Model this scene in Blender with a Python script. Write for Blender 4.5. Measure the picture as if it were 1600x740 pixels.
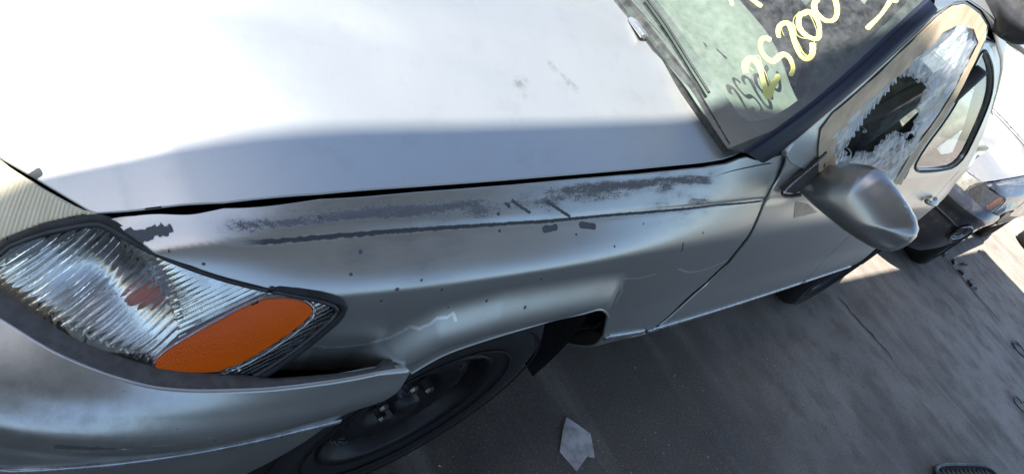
import bpy, bmesh, math, random
import numpy as np
from mathutils import Vector, Matrix
from mathutils.geometry import delaunay_2d_cdt

for o in list(bpy.data.objects): bpy.data.objects.remove(o)
S = bpy.context.scene
COL = S.collection
# Axes: x runs along the car from its front to its rear, y from its left flank to its right, z up. Metres.
# ---- camera
cam_d = bpy.data.cameras.new('camera'); cam = bpy.data.objects.new('camera', cam_d); COL.objects.link(cam)
cam_d.sensor_width = 36.0; cam_d.lens = 26.0; cam_d.clip_start = 0.02; cam_d.clip_end = 2000
CAM_R = ((0.65101126, -0.5080051, 0.56401698), (0.07115433, 0.780608, 0.6209575), (-0.75572574, -0.36411808, 0.54433136))
m = Matrix(CAM_R).transposed().to_4x4(); m.translation = Vector((0.02937597, -0.27762891, 1.29171728))
cam.matrix_world = m
S.camera = cam
# ---- sky and sun
SUN_DIR = Vector((-0.40, 0.0, 0.917)).normalized()
w = bpy.data.worlds.new('World'); S.world = w; w.use_nodes = True
nt = w.node_tree; bg = nt.nodes['Background']
sky = nt.nodes.new('ShaderNodeTexSky'); sky.sky_type = 'NISHITA'; sky.sun_disc = False
sky.sun_elevation = math.asin(SUN_DIR.z); sky.sun_rotation = math.atan2(SUN_DIR.x, SUN_DIR.y)
sky.altitude = 100; sky.air_density = 1.0; sky.dust_density = 1.0; sky.ozone_density = 1.2
nt.links.new(sky.outputs[0], bg.inputs[0]); bg.inputs[1].default_value = 0.088
sun_d = bpy.data.lights.new('sun', 'SUN'); sun_d.energy = 5.0; sun_d.angle = math.radians(0.5); sun_d.color = (1.0, 0.965, 0.92)
sun = bpy.data.objects.new('sun', sun_d); COL.objects.link(sun)
sun.rotation_euler = SUN_DIR.to_track_quat('Z', 'Y').to_euler()
# ---- exposure
S.view_settings.view_transform = 'Standard'; S.view_settings.look = 'None'
S.view_settings.gamma = 1.0; S.view_settings.use_curve_mapping = False
S.view_settings.exposure = 1.68
S.render.engine = 'CYCLES'
S.cycles.max_bounces = 10; S.cycles.transparent_max_bounces = 16; S.cycles.transmission_bounces = 10
S.cycles.caustics_reflective = True; S.cycles.caustics_refractive = True
S.cycles.use_denoising = True
S.cycles.sample_clamp_indirect = 6.0
random.seed(7); RNG = np.random.default_rng(7)

# ======== body surfaces ========
# ---- smooth monotone interpolation -------------------------------------------------
def pchip(xs, ys):
    xs = np.asarray(xs, float); ys = np.asarray(ys, float)
    h = np.diff(xs); d = np.diff(ys) / h; m = np.zeros_like(ys)
    for i in range(1, len(xs) - 1):
        if d[i-1] * d[i] > 0:
            w1 = 2*h[i] + h[i-1]; w2 = h[i] + 2*h[i-1]
            m[i] = (w1 + w2) / (w1/d[i-1] + w2/d[i])
    m[0], m[-1] = d[0], d[-1]
    def f(x):
        x = np.clip(np.asarray(x, float), xs[0], xs[-1])
        i = np.clip(np.searchsorted(xs, x) - 1, 0, len(xs) - 2)
        t = (x - xs[i]) / h[i]
        return ((2*t**3-3*t**2+1)*ys[i] + (t**3-2*t**2+t)*h[i]*m[i] + (-2*t**3+3*t**2)*ys[i+1] + (t**3-t**2)*h[i]*m[i+1])
    return f
def profile(z, Z, O):
    "Z,O: lists of arrays (knots, ascending in z) per point -> offset at z"
    Z = np.array([np.broadcast_to(q, np.shape(z)) for q in Z]); O = np.array([np.broadcast_to(q, np.shape(z)) for q in O])
    h = np.maximum(np.diff(Z, axis=0), 1e-4); d = np.diff(O, axis=0) / h
    m = np.zeros_like(O)
    w1 = 2*h[1:] + h[:-1]; w2 = h[1:] + 2*h[:-1]
    same = d[1:] * d[:-1] > 0
    with np.errstate(divide='ignore', invalid='ignore'):
        mm = (w1 + w2) / (w1 / d[:-1] + w2 / d[1:])
    m[1:-1] = np.where(same, mm, 0); m[0] = d[0]; m[-1] = d[-1]
    z = np.asarray(z, float)
    out = O[0] + (z - Z[0]) * m[0]
    for i in range(len(h)):
        t = (z - Z[i]) / h[i]; k = (t >= 0) & ((t <= 1) | (i == len(h) - 1))
        tt = np.clip(t, 0, 1)
        v = (2*tt**3-3*tt**2+1)*O[i] + (tt**3-2*tt**2+tt)*h[i]*m[i] + (-2*tt**3+3*tt**2)*O[i+1] + (tt**3-tt**2)*h[i]*m[i+1] + np.where(t > 1, (t-1)*h[i]*m[i+1], 0)
        out = np.where(k, v, out)
    return out
def sstep(t):
    t = np.clip(t, 0, 1); return t*t*(3-2*t)
def polydist(P, L):
    P = np.asarray(P, float); L = np.asarray(L, float); best = np.full(len(P), 9e9)
    for a, b in zip(L[:-1], L[1:]):
        ab = b - a; t = np.clip(((P - a) @ ab) / max(ab @ ab, 1e-12), 0, 1)
        best = np.minimum(best, np.hypot(*(P - a - t[:, None]*ab).T))
    return best
# ---- plan curve of the body: a = x along the side, running on round the front corner
YC = .845
_t = np.linspace(0, np.pi/2, 3001); _n = 3.2
_fx = .62 - .62*np.sin(_t)**(2/_n); _fy = .85 - .85*np.cos(_t)**(2/_n)
_fa = .62 - np.r_[0, np.cumsum(np.hypot(np.diff(_fx), np.diff(_fy)))]
def taper(x):
    d = np.clip(np.asarray(x, float) - 3.2, 0, None); return np.where(d < .35, .22*d*d, .22*.35**2 + .154*(d-.35))
_xs = np.linspace(.62, 4.6, 900)[1:]
PA = np.r_[_fa[::-1], _xs]; PX = np.r_[_fx[::-1], _xs]; PY = np.r_[_fy[::-1], taper(_xs)]
def base(a):
    e = .012
    x = np.interp(a, PA, PX); y = np.interp(a, PA, PY)
    dx = np.interp(a+e, PA, PX) - np.interp(a-e, PA, PX); dy = np.interp(a+e, PA, PY) - np.interp(a-e, PA, PY)
    l = np.hypot(dx, dy) + 1e-9
    return x, y, -dy/l, dx/l
def side(q, off):
    q = np.asarray(q, float); x, y, nx, ny = base(q[:, 0])
    return np.stack([x + nx*off, y + ny*off, q[:, 1]], 1)
# ---- feature lines of the flank (z and inset, as functions of a)
hgO = pchip([-.63, .06, .232, .35, .467, .583, .715, 1.0, 1.305, 1.5], [.15, .15, .152, .158, .16, .154, .144, .125, .106, .10])
hgZ = pchip([-.63, .06, .233, .35, .503, .782, 1.045, 1.211, 1.309, 1.45, 1.6], [.70, .702, .703, .728, .759, .798, .836, .863, .892, .916, .92])
crZ = pchip([0, .2, .384, .58, .859, 1.288, 1.46, 1.6], [.66, .675, .724, .745, .766, .808, .82, .822])
shZ = pchip([0, .2, .35, .527, .673, .916, 1.087, 1.394], [.63, .65, .677, .694, .704, .72, .727, .728])
shO = pchip([0, .2, .35, .48, .7, 1.0, 1.4], [.115, .110, .09, .07, .05, .036, .03])
miO = pchip([0, .2, .35, .48, .7, 1.0, 1.4], [.10, .09, .075, .060, .040, .030, .026])
loO = pchip([0, .2, .35, .48, .7, 1.0, 1.4], [.085, .07, .060, .052, .033, .024, .020])
stO = pchip([0, .2, .5, .7, 1.2, 1.3, 1.45], [.03, .03, .02, .010, .010, .006, .002])
LIP = [(.64, .56), (.656, .578), (.70, .614), (.794, .629), (.908, .633), (1.009, .634), (1.063, .628), (1.11, .60)]
def fender_off(q):
    q = np.asarray(q, float); a, z = q[:, 0], q[:, 1]
    o = profile(z, [.2+0*a, .32+0*a, .45+0*a, .56+0*a, .635+0*a, shZ(a), crZ(a), hgZ(a)],
                   [.15+0*a, .085+0*a, stO(a), loO(a), miO(a), shO(a), hgO(a)-.04, hgO(a)])
    d = polydist(q, LIP)
    fl = .025*sstep(1 - d/.064) * sstep((1.14-a)/.055)
    # shallow step of the pressed crease line
    cr = .0016*np.exp(-((z-crZ(a))/.0045)**2) * sstep((a-.36)/.08)
    return o - fl + cr
def fender(q): return side(q, fender_off(q))
lbO = pchip([-.6, 0, .159, .202, .241, .295, .335, .375, .431, .56], [.11, .105, .089, .079, .066, .052, .043, .038, .032, .026])
ltO = pchip([-.6, 0, .128, .235, .268, .348, .42, .471, .508, .56], [.19, .18, .162, .144, .136, .11, .088, .072, .062, .052])
def lamp_off(q):
    q = np.asarray(q, float); a, z = q[:, 0], q[:, 1]; t = (z-.592)/.103
    return lbO(a) + (ltO(a)-lbO(a))*t - .010*np.clip(t*(1-t), -.3, 1)*2
def lamp(q): return side(q, lamp_off(q))
blO = pchip([-.6, 0, .167, .241, .293, .336, .414, .495, .59, .70], [.095, .09, .072, .051, .036, .025, .016, .009, .004, .004])
def bumper_off(q):
    q = np.asarray(q, float); a, z = q[:, 0], q[:, 1]
    o = profile(z, [.16+0*a, .26+0*a, .40+0*a, .485+0*a, .540+0*a, .554+0*a, .585+0*a, .608+0*a], [.09+0*a, .045+0*a, .018+0*a, .009+0*a, -.0070+.03*blO(a), -.0082+.03*blO(a), .36*blO(a)-.001, blO(a)+.003])
    return o
def bumper(q): return side(q, bumper_off(q))
beO = pchip([1.3, 1.45, 1.65, 4.6], [.094, .09, .074, .072])
def door_off(q):
    q = np.asarray(q, float); a, z = q[:, 0], q[:, 1]
    o = profile(z, [.20+0*a, .32+0*a, .445+0*a, .56+0*a, .66+0*a, .728+0*a, .82+0*a, .915+0*a], [.115+0*a, .055+0*a, .001+0*a, .018+0*a, .026+0*a, .030+0*a, .056+0*a, beO(a)])
    cr = .0016*np.exp(-((z-crZ(a))/.0045)**2) * sstep((1.62-a)/.1)
    return o + cr
def door(q): return side(q, door_off(q))
def green(q):
    q = np.asarray(q, float); x, z = q[:, 0], q[:, 1]
    t = (z-.92)
    return np.stack([x, .075 + .35*t + taper(x)*.8 + .028*sstep((1.62-x)/.32) - .018*np.clip(t*(.37-t), -.02, 1)*4, z], 1)
# ---- bonnet: z over (x, y), symmetric about YC
def _hoodtab():
    a = np.linspace(.26, 1.5, 600); q = np.stack([a, hgZ(a)], 1)
    p = side(q, hgO(a)); d = p[40]-p[0]; k = np.linspace(14, .05, 80)[:, None]
    p = np.vstack([p[0]-d*k, p]); return p[:, 0], p[:, 1], p[:, 2]
_hx, _hy, _hz = _hoodtab()
_o = np.argsort(_hx); _hx, _hy, _hz = _hx[_o], _hy[_o], _hz[_o]
def hoodz(x, y):
    x = np.asarray(x, float); y = np.asarray(y, float)
    yl = np.where(y > YC, 2*YC-y, y)
    ye = np.interp(x, _hx, _hy); ze = np.interp(x, _hx, _hz)
    t = np.clip((YC - yl)/(YC-ye), 0, 1.15)
    z = ze + .060*(1 - np.abs(t)**2.3)
    lx = .30 + (x-1.19)*-.22                                     # raised centre panel edge
    z = z + .011*sstep((yl-(lx-.05))/.10)
    return z
def hood(q):
    q = np.asarray(q, float); return np.stack([q[:, 0], q[:, 1], hoodz(q[:, 0], q[:, 1])], 1)
# ---- windscreen: x over (y, z)
def wind(q):
    q = np.asarray(q, float); y, z = q[:, 0], q[:, 1]
    yn = (y-YC)/.77; t = z-.93
    return np.stack([1.305 - .10*(1-yn**2) + 1.25*t - .35*t*(.33-t), y, z], 1)
def roofz(x, y):
    x = np.asarray(x, float); y = np.asarray(y, float)
    zc = pchip([1.45, 1.60, 1.85, 2.3, 2.7, 2.95, 3.2], [1.25, 1.305, 1.35, 1.37, 1.355, 1.31, 1.20])(x)
    ze = pchip([1.45, 1.65, 1.8, 2.2, 2.5, 2.75, 2.95, 3.2], [1.18, 1.255, 1.285, 1.298, 1.285, 1.235, 1.15, 1.0])(x)
    t = np.clip(np.abs(y-YC)/(YC-.20), 0, 1)
    return ze + (zc-ze)*(1-t**3.2)

# ======== traced outlines, in the coordinates of those surfaces (metres) ========
D = {
 'fender_a': ((0.2375, 0.7009), (0.2687, 0.7073), (0.3018, 0.7155), (0.3822, 0.7345), (0.5025, 0.7569), (0.6306, 0.775), (0.7825, 0.7953), (0.9038, 0.8129), (1.0458, 0.8331), (1.1424, 0.8482), (1.2111, 0.8598), (1.2692, 0.8746), (1.301, 0.8877), (1.3233, 0.8935), (1.3563, 0.8913), (1.3852, 0.8927), (1.4244, 0.9016), (1.4636, 0.911), (1.4767, 0.8928), (1.4793, 0.8649), (1.4736, 0.8414), (1.4747, 0.8104), (1.4825, 0.7696), (1.4969, 0.7263), (1.5392, 0.6469), (1.5351, 0.5765), (1.494, 0.5142), (1.4443, 0.4425)),
 'fender_b': ((1.1911, 0.5418), (1.0678, 0.6244), (1.0183, 0.6276), (0.9794, 0.5793), (0.8642, 0.5683), (0.7666, 0.5528), (0.7283, 0.533), (0.7115, 0.5237), (0.652, 0.5751), (0.6292, 0.5749), (0.5705, 0.5589), (0.4864, 0.5727), (0.4673, 0.5673), (0.488, 0.5895), (0.5107, 0.6148), (0.5326, 0.6554), (0.5357, 0.6797), (0.5208, 0.6895), (0.4709, 0.6959), (0.418, 0.7), (0.3441, 0.7041), (0.2908, 0.7031), (0.2606, 0.7006), (0.2417, 0.7006)),
 'lamp': ((0.1217, 0.6368), (0.1559, 0.6634), (0.1909, 0.6808), (0.2215, 0.6926), (0.2385, 0.6938), (0.2686, 0.6935), (0.3106, 0.6938), (0.3485, 0.6943), (0.3849, 0.6939), (0.4206, 0.6939), (0.4489, 0.6946), (0.4706, 0.6945), (0.4968, 0.6933), (0.5162, 0.6877), (0.516, 0.6771), (0.5018, 0.6604), (0.4845, 0.6398), (0.4577, 0.6143), (0.4327, 0.5952), (0.4084, 0.5944), (0.374, 0.5942), (0.334, 0.5946), (0.2946, 0.5946), (0.2397, 0.594), (0.2004, 0.5936), (0.1573, 0.5942)),
 'lampring': ((0.119, 0.6392), (0.1533, 0.6658), (0.1886, 0.6832), (0.2195, 0.695), (0.2397, 0.6974), (0.2667, 0.6967), (0.3096, 0.6963), (0.3479, 0.6966), (0.3844, 0.6964), (0.42, 0.6966), (0.4483, 0.6975), (0.4699, 0.6976), (0.4998, 0.6971), (0.5259, 0.6903), (0.5231, 0.6749), (0.507, 0.6564), (0.4885, 0.6347), (0.4633, 0.6086), (0.4359, 0.5895), (0.4098, 0.5895), (0.375, 0.5905), (0.335, 0.5907), (0.2957, 0.5911), (0.2408, 0.5914), (0.2019, 0.591), (0.1589, 0.5917)),
 'head_top': ((0.2201, 0.6942), (0.1799, 0.6913), (0.1412, 0.6892), (0.1004, 0.6862), (0.053, 0.6812)),
 'amber': ((0.3322, 0.606), (0.3343, 0.6176), (0.362, 0.641), (0.4196, 0.6805), (0.4428, 0.6893), (0.4698, 0.6912), (0.4851, 0.6858), (0.4856, 0.6775), (0.4591, 0.6494), (0.4076, 0.6108), (0.3709, 0.6062), (0.3393, 0.604)),
 'lampdark': ((0.124, 0.6366), (0.1572, 0.6622), (0.1921, 0.6796), (0.2212, 0.6906), (0.2118, 0.678), (0.1685, 0.6507), (0.1388, 0.6212)),
 'amber_edge': ((0.3287, 0.6041), (0.3311, 0.6194), (0.3612, 0.6445), (0.4189, 0.6839), (0.4422, 0.6922), (0.472, 0.6947), (0.4893, 0.687), (0.4898, 0.6757), (0.4623, 0.6458), (0.4102, 0.6063), (0.372, 0.602), (0.3384, 0.5999)),
 'arc': ((0.2394, 0.6926), (0.2761, 0.6876), (0.3048, 0.6777), (0.3254, 0.6674), (0.339, 0.6549), (0.3471, 0.6454)),
 'bumper_top': ((0.6543, 0.5859), (0.5972, 0.5965), (0.497, 0.6014), (0.4143, 0.6039), (0.336, 0.6046), (0.2928, 0.6052), (0.2414, 0.6057), (0.1673, 0.6064)),
 'bstrip': ((0.6154, 0.4619), (0.5703, 0.4702), (0.5274, 0.4802), (0.4, 0.4973), (0.3078, 0.478), (0.2576, 0.4591), (0.225, 0.4422)),
 'dstrip': ((1.4309, 0.4515), (1.722, 0.4386), (2.1507, 0.4299), (2.734, 0.429), (3.0, 0.432)),
 'fstrip': ((1.2481, 0.4711), (1.3265, 0.4619), (1.4065, 0.4533)),
 'gap': ((1.4515, 0.9163), (1.4675, 0.8974), (1.4752, 0.8683), (1.4737, 0.8436), (1.4789, 0.8122), (1.4984, 0.7664), (1.5246, 0.7174), (1.5629, 0.6388), (1.5561, 0.5687), (1.5143, 0.5057), (1.478, 0.455)),
 'hood_l': ((0.3071, 0.1995), (0.3308, 0.1933), (0.4116, 0.1755), (0.5101, 0.1638), (0.633, 0.1549), (0.7858, 0.1455), (0.9077, 0.1382), (1.0502, 0.1297), (1.1486, 0.1247), (1.2161, 0.1196), (1.2627, 0.1149), (1.2936, 0.1153), (1.3104, 0.1175)),
 'hood_r': ((1.3134, 0.121), (1.2892, 0.1753), (1.2743, 0.2367), (1.2522, 0.2966), (1.2328, 0.3436), (1.2273, 0.4054), (1.22, 0.465)),
 'hood_f': ((0.2473, 0.2809), (0.2763, 0.2399), (0.3019, 0.2042)),
 'smudge': ((0.8803, 0.2796), (0.8842, 0.2971), (0.9007, 0.3026), (0.9961, 0.2911), (0.9901, 0.3), (0.971, 0.3299), (0.8467, 0.3978), (1.0282, 0.2669), (0.9997, 0.2809)),
 'hchip': ((0.269, 0.2534), (0.3045, 0.2413), (0.3113, 0.2124), (0.3497, 0.2333), (0.3441, 0.1995), (0.2642, 0.2669), (0.5374, 0.2394), (0.5426, 0.2104), (0.31, 0.2551), (0.307, 0.2735)),
 'crease': ((0.3866, 0.725), (0.4797, 0.7348), (0.5812, 0.7445), (0.6753, 0.7521), (0.8598, 0.7651), (1.0644, 0.785), (1.2897, 0.8069), (1.4596, 0.8166)),
 'band': ((0.3452, 0.722), (0.3872, 0.7307), (0.4495, 0.7398), (0.5147, 0.7481), (0.5654, 0.7542), (0.6185, 0.7591), (0.676, 0.7678), (0.7385, 0.7785)),
 'band2': ((0.5494, 0.7558), (0.6193, 0.7631), (0.6762, 0.7692)),
 'patch': ((1.1794, 0.8478), (1.1292, 0.8372), (1.2348, 0.8514), (1.0485, 0.8252), (0.9607, 0.8101), (1.1197, 0.8173), (1.1974, 0.8122), (1.2392, 0.8116), (1.151, 0.8288), (0.9066, 0.7997), (1.1097, 0.799), (1.1905, 0.7893), (1.2504, 0.796), (0.6747, 0.7498), (0.5994, 0.7502), (0.5434, 0.7297), (0.6303, 0.7214), (1.1088, 0.8437), (1.0215, 0.8106), (0.8678, 0.7931)),
 'rows': (((0.8421, 0.7944), (0.9469, 0.8074), (1.0497, 0.8221), (1.1827, 0.8408), (1.2781, 0.8473)), ((0.9083, 0.792), (0.9931, 0.802), (1.0704, 0.8107)), ((1.1534, 0.8036), (1.2196, 0.8095), (1.2944, 0.8136)), ((1.1011, 0.8412), (1.1197, 0.8173), (1.1346, 0.7952)), ((1.1541, 0.8424), (1.1605, 0.8161))),
 'chips': (((0.2681, 0.7009), (0.2856, 0.7044), (0.2962, 0.7089), (0.3114, 0.7131)), ((0.8469, 0.7576), (0.8693, 0.7602)), ((0.9241, 0.765), (0.9528, 0.7645)), ((0.7831, 0.7817), (0.7975, 0.7773), (0.8173, 0.7722)), ((0.8497, 0.7851), (0.8769, 0.7781), (0.8993, 0.7718)), ((0.7718, 0.778), (0.7787, 0.7761)), ((1.2311, 0.7242), (1.2138, 0.7432))),
 'dots': ((0.3167, 0.708), (0.5314, 0.7152), (0.5461, 0.7306), (0.6283, 0.7119), (0.6641, 0.6999), (0.7583, 0.768), (0.5749, 0.758), (0.4988, 0.7477), (0.5944, 0.7031), (0.6926, 0.6671), (0.8507, 0.7021), (1.2729, 0.7593), (0.3563, 0.7081), (0.912, 0.7556), (0.7605, 0.7533), (0.578, 0.6875), (0.758, 0.6728), (0.8389, 0.6595), (1.0747, 0.7723), (1.0021, 0.7457)),
 'peel': (((0.5213, 0.6136), (0.5396, 0.6075), (0.5718, 0.6054), (0.5949, 0.6057), (0.6107, 0.6112), (0.6254, 0.6188), (0.636, 0.6266), (0.646, 0.6369), (0.6596, 0.6362), (0.6724, 0.6443), (0.6791, 0.6527), (0.6967, 0.6546), (0.7038, 0.6599), (0.7108, 0.6503)), ((1.1045, 0.6666), (1.1679, 0.6581), (1.2209, 0.6604)), ((1.1665, 0.5875), (1.148, 0.6237), (1.1078, 0.6572)), ((1.302, 0.6629), (1.3693, 0.6424), (1.4191, 0.6365), (1.4719, 0.6403), (1.537, 0.6582), (1.5226, 0.6862))),
 'pil_in': ((0.0989, 0.9121), (0.102, 0.9458), (0.1076, 0.9774), (0.1147, 1.0151), (0.1253, 1.0554), (0.1386, 1.098), (0.1547, 1.143), (0.1718, 1.1895), (0.1899, 1.2374), (0.1948, 1.2511)),
 'pil_out': ((1.3722, 0.8974), (1.3994, 0.9116), (1.4328, 0.9491), (1.4663, 0.9871), (1.5022, 1.0243), (1.546, 1.0689), (1.5944, 1.1146), (1.6524, 1.1616), (1.7153, 1.2099), (1.7355, 1.2342)),
 'frame_out': ((1.4437, 0.9165), (1.4486, 0.9473), (1.4748, 0.9806), (1.5142, 1.0223), (1.5592, 1.0671), (1.6106, 1.1128), (1.6709, 1.16), (1.7274, 1.2053), (1.7603, 1.2379), (1.8221, 1.2704), (1.9077, 1.2894), (2.0806, 1.2946), (2.2432, 1.2855)),
 'win': ((1.6577, 0.9042), (1.5783, 0.9732), (1.6547, 1.042), (1.7389, 1.1137), (1.8319, 1.1767), (1.8746, 1.2175), (1.9446, 1.2532), (2.1008, 1.2626), (2.2095, 1.2467), (2.2473, 1.1821), (2.2905, 1.1132), (2.3056, 1.0486), (2.2876, 0.9612), (2.3332, 0.878)),
 'tape': ((1.6206, 0.8955), (1.5436, 0.9454), (1.5074, 0.98), (1.5172, 1.0138), (1.5936, 1.0855), (1.6843, 1.1629), (1.7703, 1.2343), (1.83, 1.2678), (1.9191, 1.2859), (2.0829, 1.2892), (2.2119, 1.2812), (2.3001, 1.2502), (2.327, 1.1903), (2.3738, 1.1196), (2.3884, 1.0566), (2.3631, 0.9666), (2.4049, 0.8511)),
 'tape_in': ((1.71, 0.9103), (1.6395, 0.9421), (1.5891, 0.9754), (1.6167, 1.0193), (1.6942, 1.0828), (1.7882, 1.1377), (1.8438, 1.1767), (1.8783, 1.2207), (1.9497, 1.247), (2.1113, 1.2596), (2.2313, 1.2432), (2.2626, 1.1853), (2.302, 1.1176), (2.3081, 1.056), (2.2828, 0.9686), (2.309, 0.8587)),
 'film': ((1.7107, 0.8981), (1.6187, 0.9446), (1.5745, 0.9756), (1.5973, 1.0233), (1.6723, 1.0863), (1.7672, 1.1396), (1.8219, 1.1782), (1.8605, 1.2223), (1.9407, 1.2499), (2.1179, 1.265), (2.2568, 1.2464), (2.2889, 1.188), (2.334, 1.1183), (2.3405, 1.0559), (2.3201, 0.9657), (2.3397, 0.8483)),
 'hole': ((1.6982, 0.9491), (1.7347, 0.934), (1.8034, 0.9194), (1.7982, 0.9348), (1.7988, 0.9447), (1.8539, 0.9327), (1.8773, 0.9387), (1.9372, 0.9367), (1.9286, 0.9539), (1.9506, 0.9659), (1.9579, 0.989), (1.9841, 0.9997), (2.0415, 0.9978), (2.126, 0.9814), (2.1702, 0.9871), (2.1963, 0.9911), (2.1487, 1.0049), (2.1413, 1.0198), (2.1114, 1.0422), (2.0556, 1.0564), (2.0328, 1.0775), (2.0299, 1.0995), (2.0222, 1.1153), (1.9549, 1.1149), (1.8924, 1.1222), (1.8206, 1.1303), (1.776, 1.109), (1.7572, 1.0854), (1.7387, 1.062), (1.7141, 1.0258), (1.6966, 1.0025), (1.6848, 0.9845), (1.6804, 0.9666)),
 'sail': ((1.5049, 0.8503), (1.5852, 0.9376), (1.6495, 0.9043), (1.6441, 0.8864), (1.5939, 0.8631), (1.5695, 0.8468)),
 'gasket': ((1.5876, 0.9406), (1.5412, 0.898), (1.501, 0.8583), (1.498, 0.8442), (1.5281, 0.8406), (1.589, 0.8472)),
 'tapebit': ((1.6495, 0.8122), (1.7399, 0.8036), (1.8484, 0.7771), (1.7028, 0.7701)),
 'rwin': ((2.4396, 0.8915), (2.398, 0.9596), (2.4304, 1.0513), (2.4146, 1.1154), (2.3585, 1.1866), (2.3228, 1.2416), (2.4666, 1.231), (2.6274, 1.2078), (2.836, 1.1504), (2.9785, 1.0497), (3.1184, 0.9085), (2.7516, 0.8899)),
 'rframe': ((2.4262, 0.8669), (2.3731, 0.963), (2.4055, 1.0538), (2.3904, 1.1172), (2.3357, 1.1878), (2.2844, 1.2466), (2.3587, 1.2559), (2.5361, 1.2387), (2.6878, 1.2137), (2.8623, 1.1628), (3.0792, 1.0469), (3.2575, 0.8976), (2.8005, 0.8734)),
 'sil': ((2.2694, 1.2814), (2.5097, 1.2535), (2.6465, 1.2323), (2.8297, 1.1706), (3.0898, 1.0544), (3.3015, 0.8938)),
 'wind_in': ((0.4303, 0.9691), (0.3427, 0.9624), (0.2578, 0.953), (0.2004, 0.9463), (0.1655, 0.9417), (0.1493, 0.9443), (0.139, 0.9541), (0.1332, 0.9694), (0.1347, 0.9959), (0.1428, 1.0372), (0.1555, 1.084), (0.1734, 1.1347), (0.1937, 1.188), (0.2116, 1.2303)),
 'strokes': (((0.224, 0.9864), (0.2356, 0.9906), (0.2435, 0.9977), (0.2453, 1.0057), (0.2379, 1.0091), (0.2213, 1.0046), (0.2032, 0.9978), (0.1836, 0.9908), (0.1647, 0.9831)), ((0.1647, 0.9831), (0.1716, 0.9898), (0.1805, 0.9992), (0.1871, 1.0089), (0.1943, 1.017)), ((0.2581, 1.0434), (0.2674, 1.041), (0.269, 1.0349), (0.2594, 1.0268), (0.2421, 1.0211), (0.2291, 1.0208), (0.219, 1.0239), (0.2231, 1.0328), (0.2247, 1.0428), (0.213, 1.0445), (0.1989, 1.0405), (0.1895, 1.0362), (0.1815, 1.0267)), ((0.2559, 1.0534), (0.2727, 1.0613), (0.2779, 1.0701), (0.2762, 1.0776), (0.2638, 1.0771), (0.2438, 1.0685), (0.2252, 1.0614), (0.207, 1.0566), (0.195, 1.0578), (0.1949, 1.0656), (0.2031, 1.0742), (0.2185, 1.0824)), ((0.2801, 1.1058), (0.2747, 1.0941), (0.2557, 1.084), (0.2387, 1.0826), (0.225, 1.0864), (0.2194, 1.093), (0.2298, 1.1011), (0.2495, 1.1103), (0.2662, 1.1136), (0.2787, 1.1108), (0.276, 1.1007)), ((0.2932, 1.1363), (0.285, 1.1234), (0.269, 1.1174), (0.2504, 1.1175), (0.239, 1.1228), (0.2409, 1.1328), (0.2547, 1.143), (0.2719, 1.1506), (0.2821, 1.1527)), ((0.1953, 1.1519), (0.2024, 1.1695), (0.2088, 1.1844), (0.2182, 1.1987), (0.2271, 1.2112)), ((0.2271, 1.2112), (0.2176, 1.2122), (0.2226, 1.2196)), ((0.3683, 1.044), (0.3608, 1.0417), (0.3533, 1.0391)), ((0.3533, 1.0645), (0.34, 1.0662), (0.3258, 1.0682))),
 'wiper': ((0.4405, 0.9573), (0.3766, 0.9523), (0.3248, 0.9451), (0.2716, 0.9373), (0.2209, 0.9301)),
 'paper': ((1.5718, -0.0098), (1.6196, -0.0751), (1.6057, -0.0959), (1.5814, -0.1335), (1.5634, -0.1219), (1.5027, -0.1416), (1.4873, -0.0801), (1.5385, -0.0346)),
 'mirror': ((0.086, 0.8346), (0.0849, 0.8588), (0.0795, 0.8875), (0.0648, 0.918), (0.0422, 0.9489), (0.0218, 0.9675), (0.0011, 0.9787), (-0.0229, 0.9805), (-0.0499, 0.9782), (-0.0785, 0.9742), (-0.107, 0.9687), (-0.1324, 0.9596), (-0.1474, 0.9458), (-0.1528, 0.9281), (-0.1518, 0.9079), (-0.1452, 0.8889), (-0.134, 0.8765), (-0.1195, 0.8665), (-0.0895, 0.8561), (-0.0567, 0.8471), (-0.0182, 0.8405), (0.0223, 0.8346), (0.061, 0.8316)),
 'debris': ((6.4028, -0.0055), (6.4706, -0.0874), (6.4086, -0.1708), (6.3808, -0.2567), (6.3922, -0.3058), (7.5032, -0.1091), (6.6505, -0.1408)),
 'crack': (((3.9003, 0.0161), (3.8986, -0.1137), (3.9311, -0.2167), (3.9453, -0.3714)), ((6.3652, 0.0172), (6.3195, -0.1289), (6.2895, -0.331), (6.2886, -0.6433)), ((2.5857, -0.0552), (2.5881, -0.1661))),
}

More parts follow.
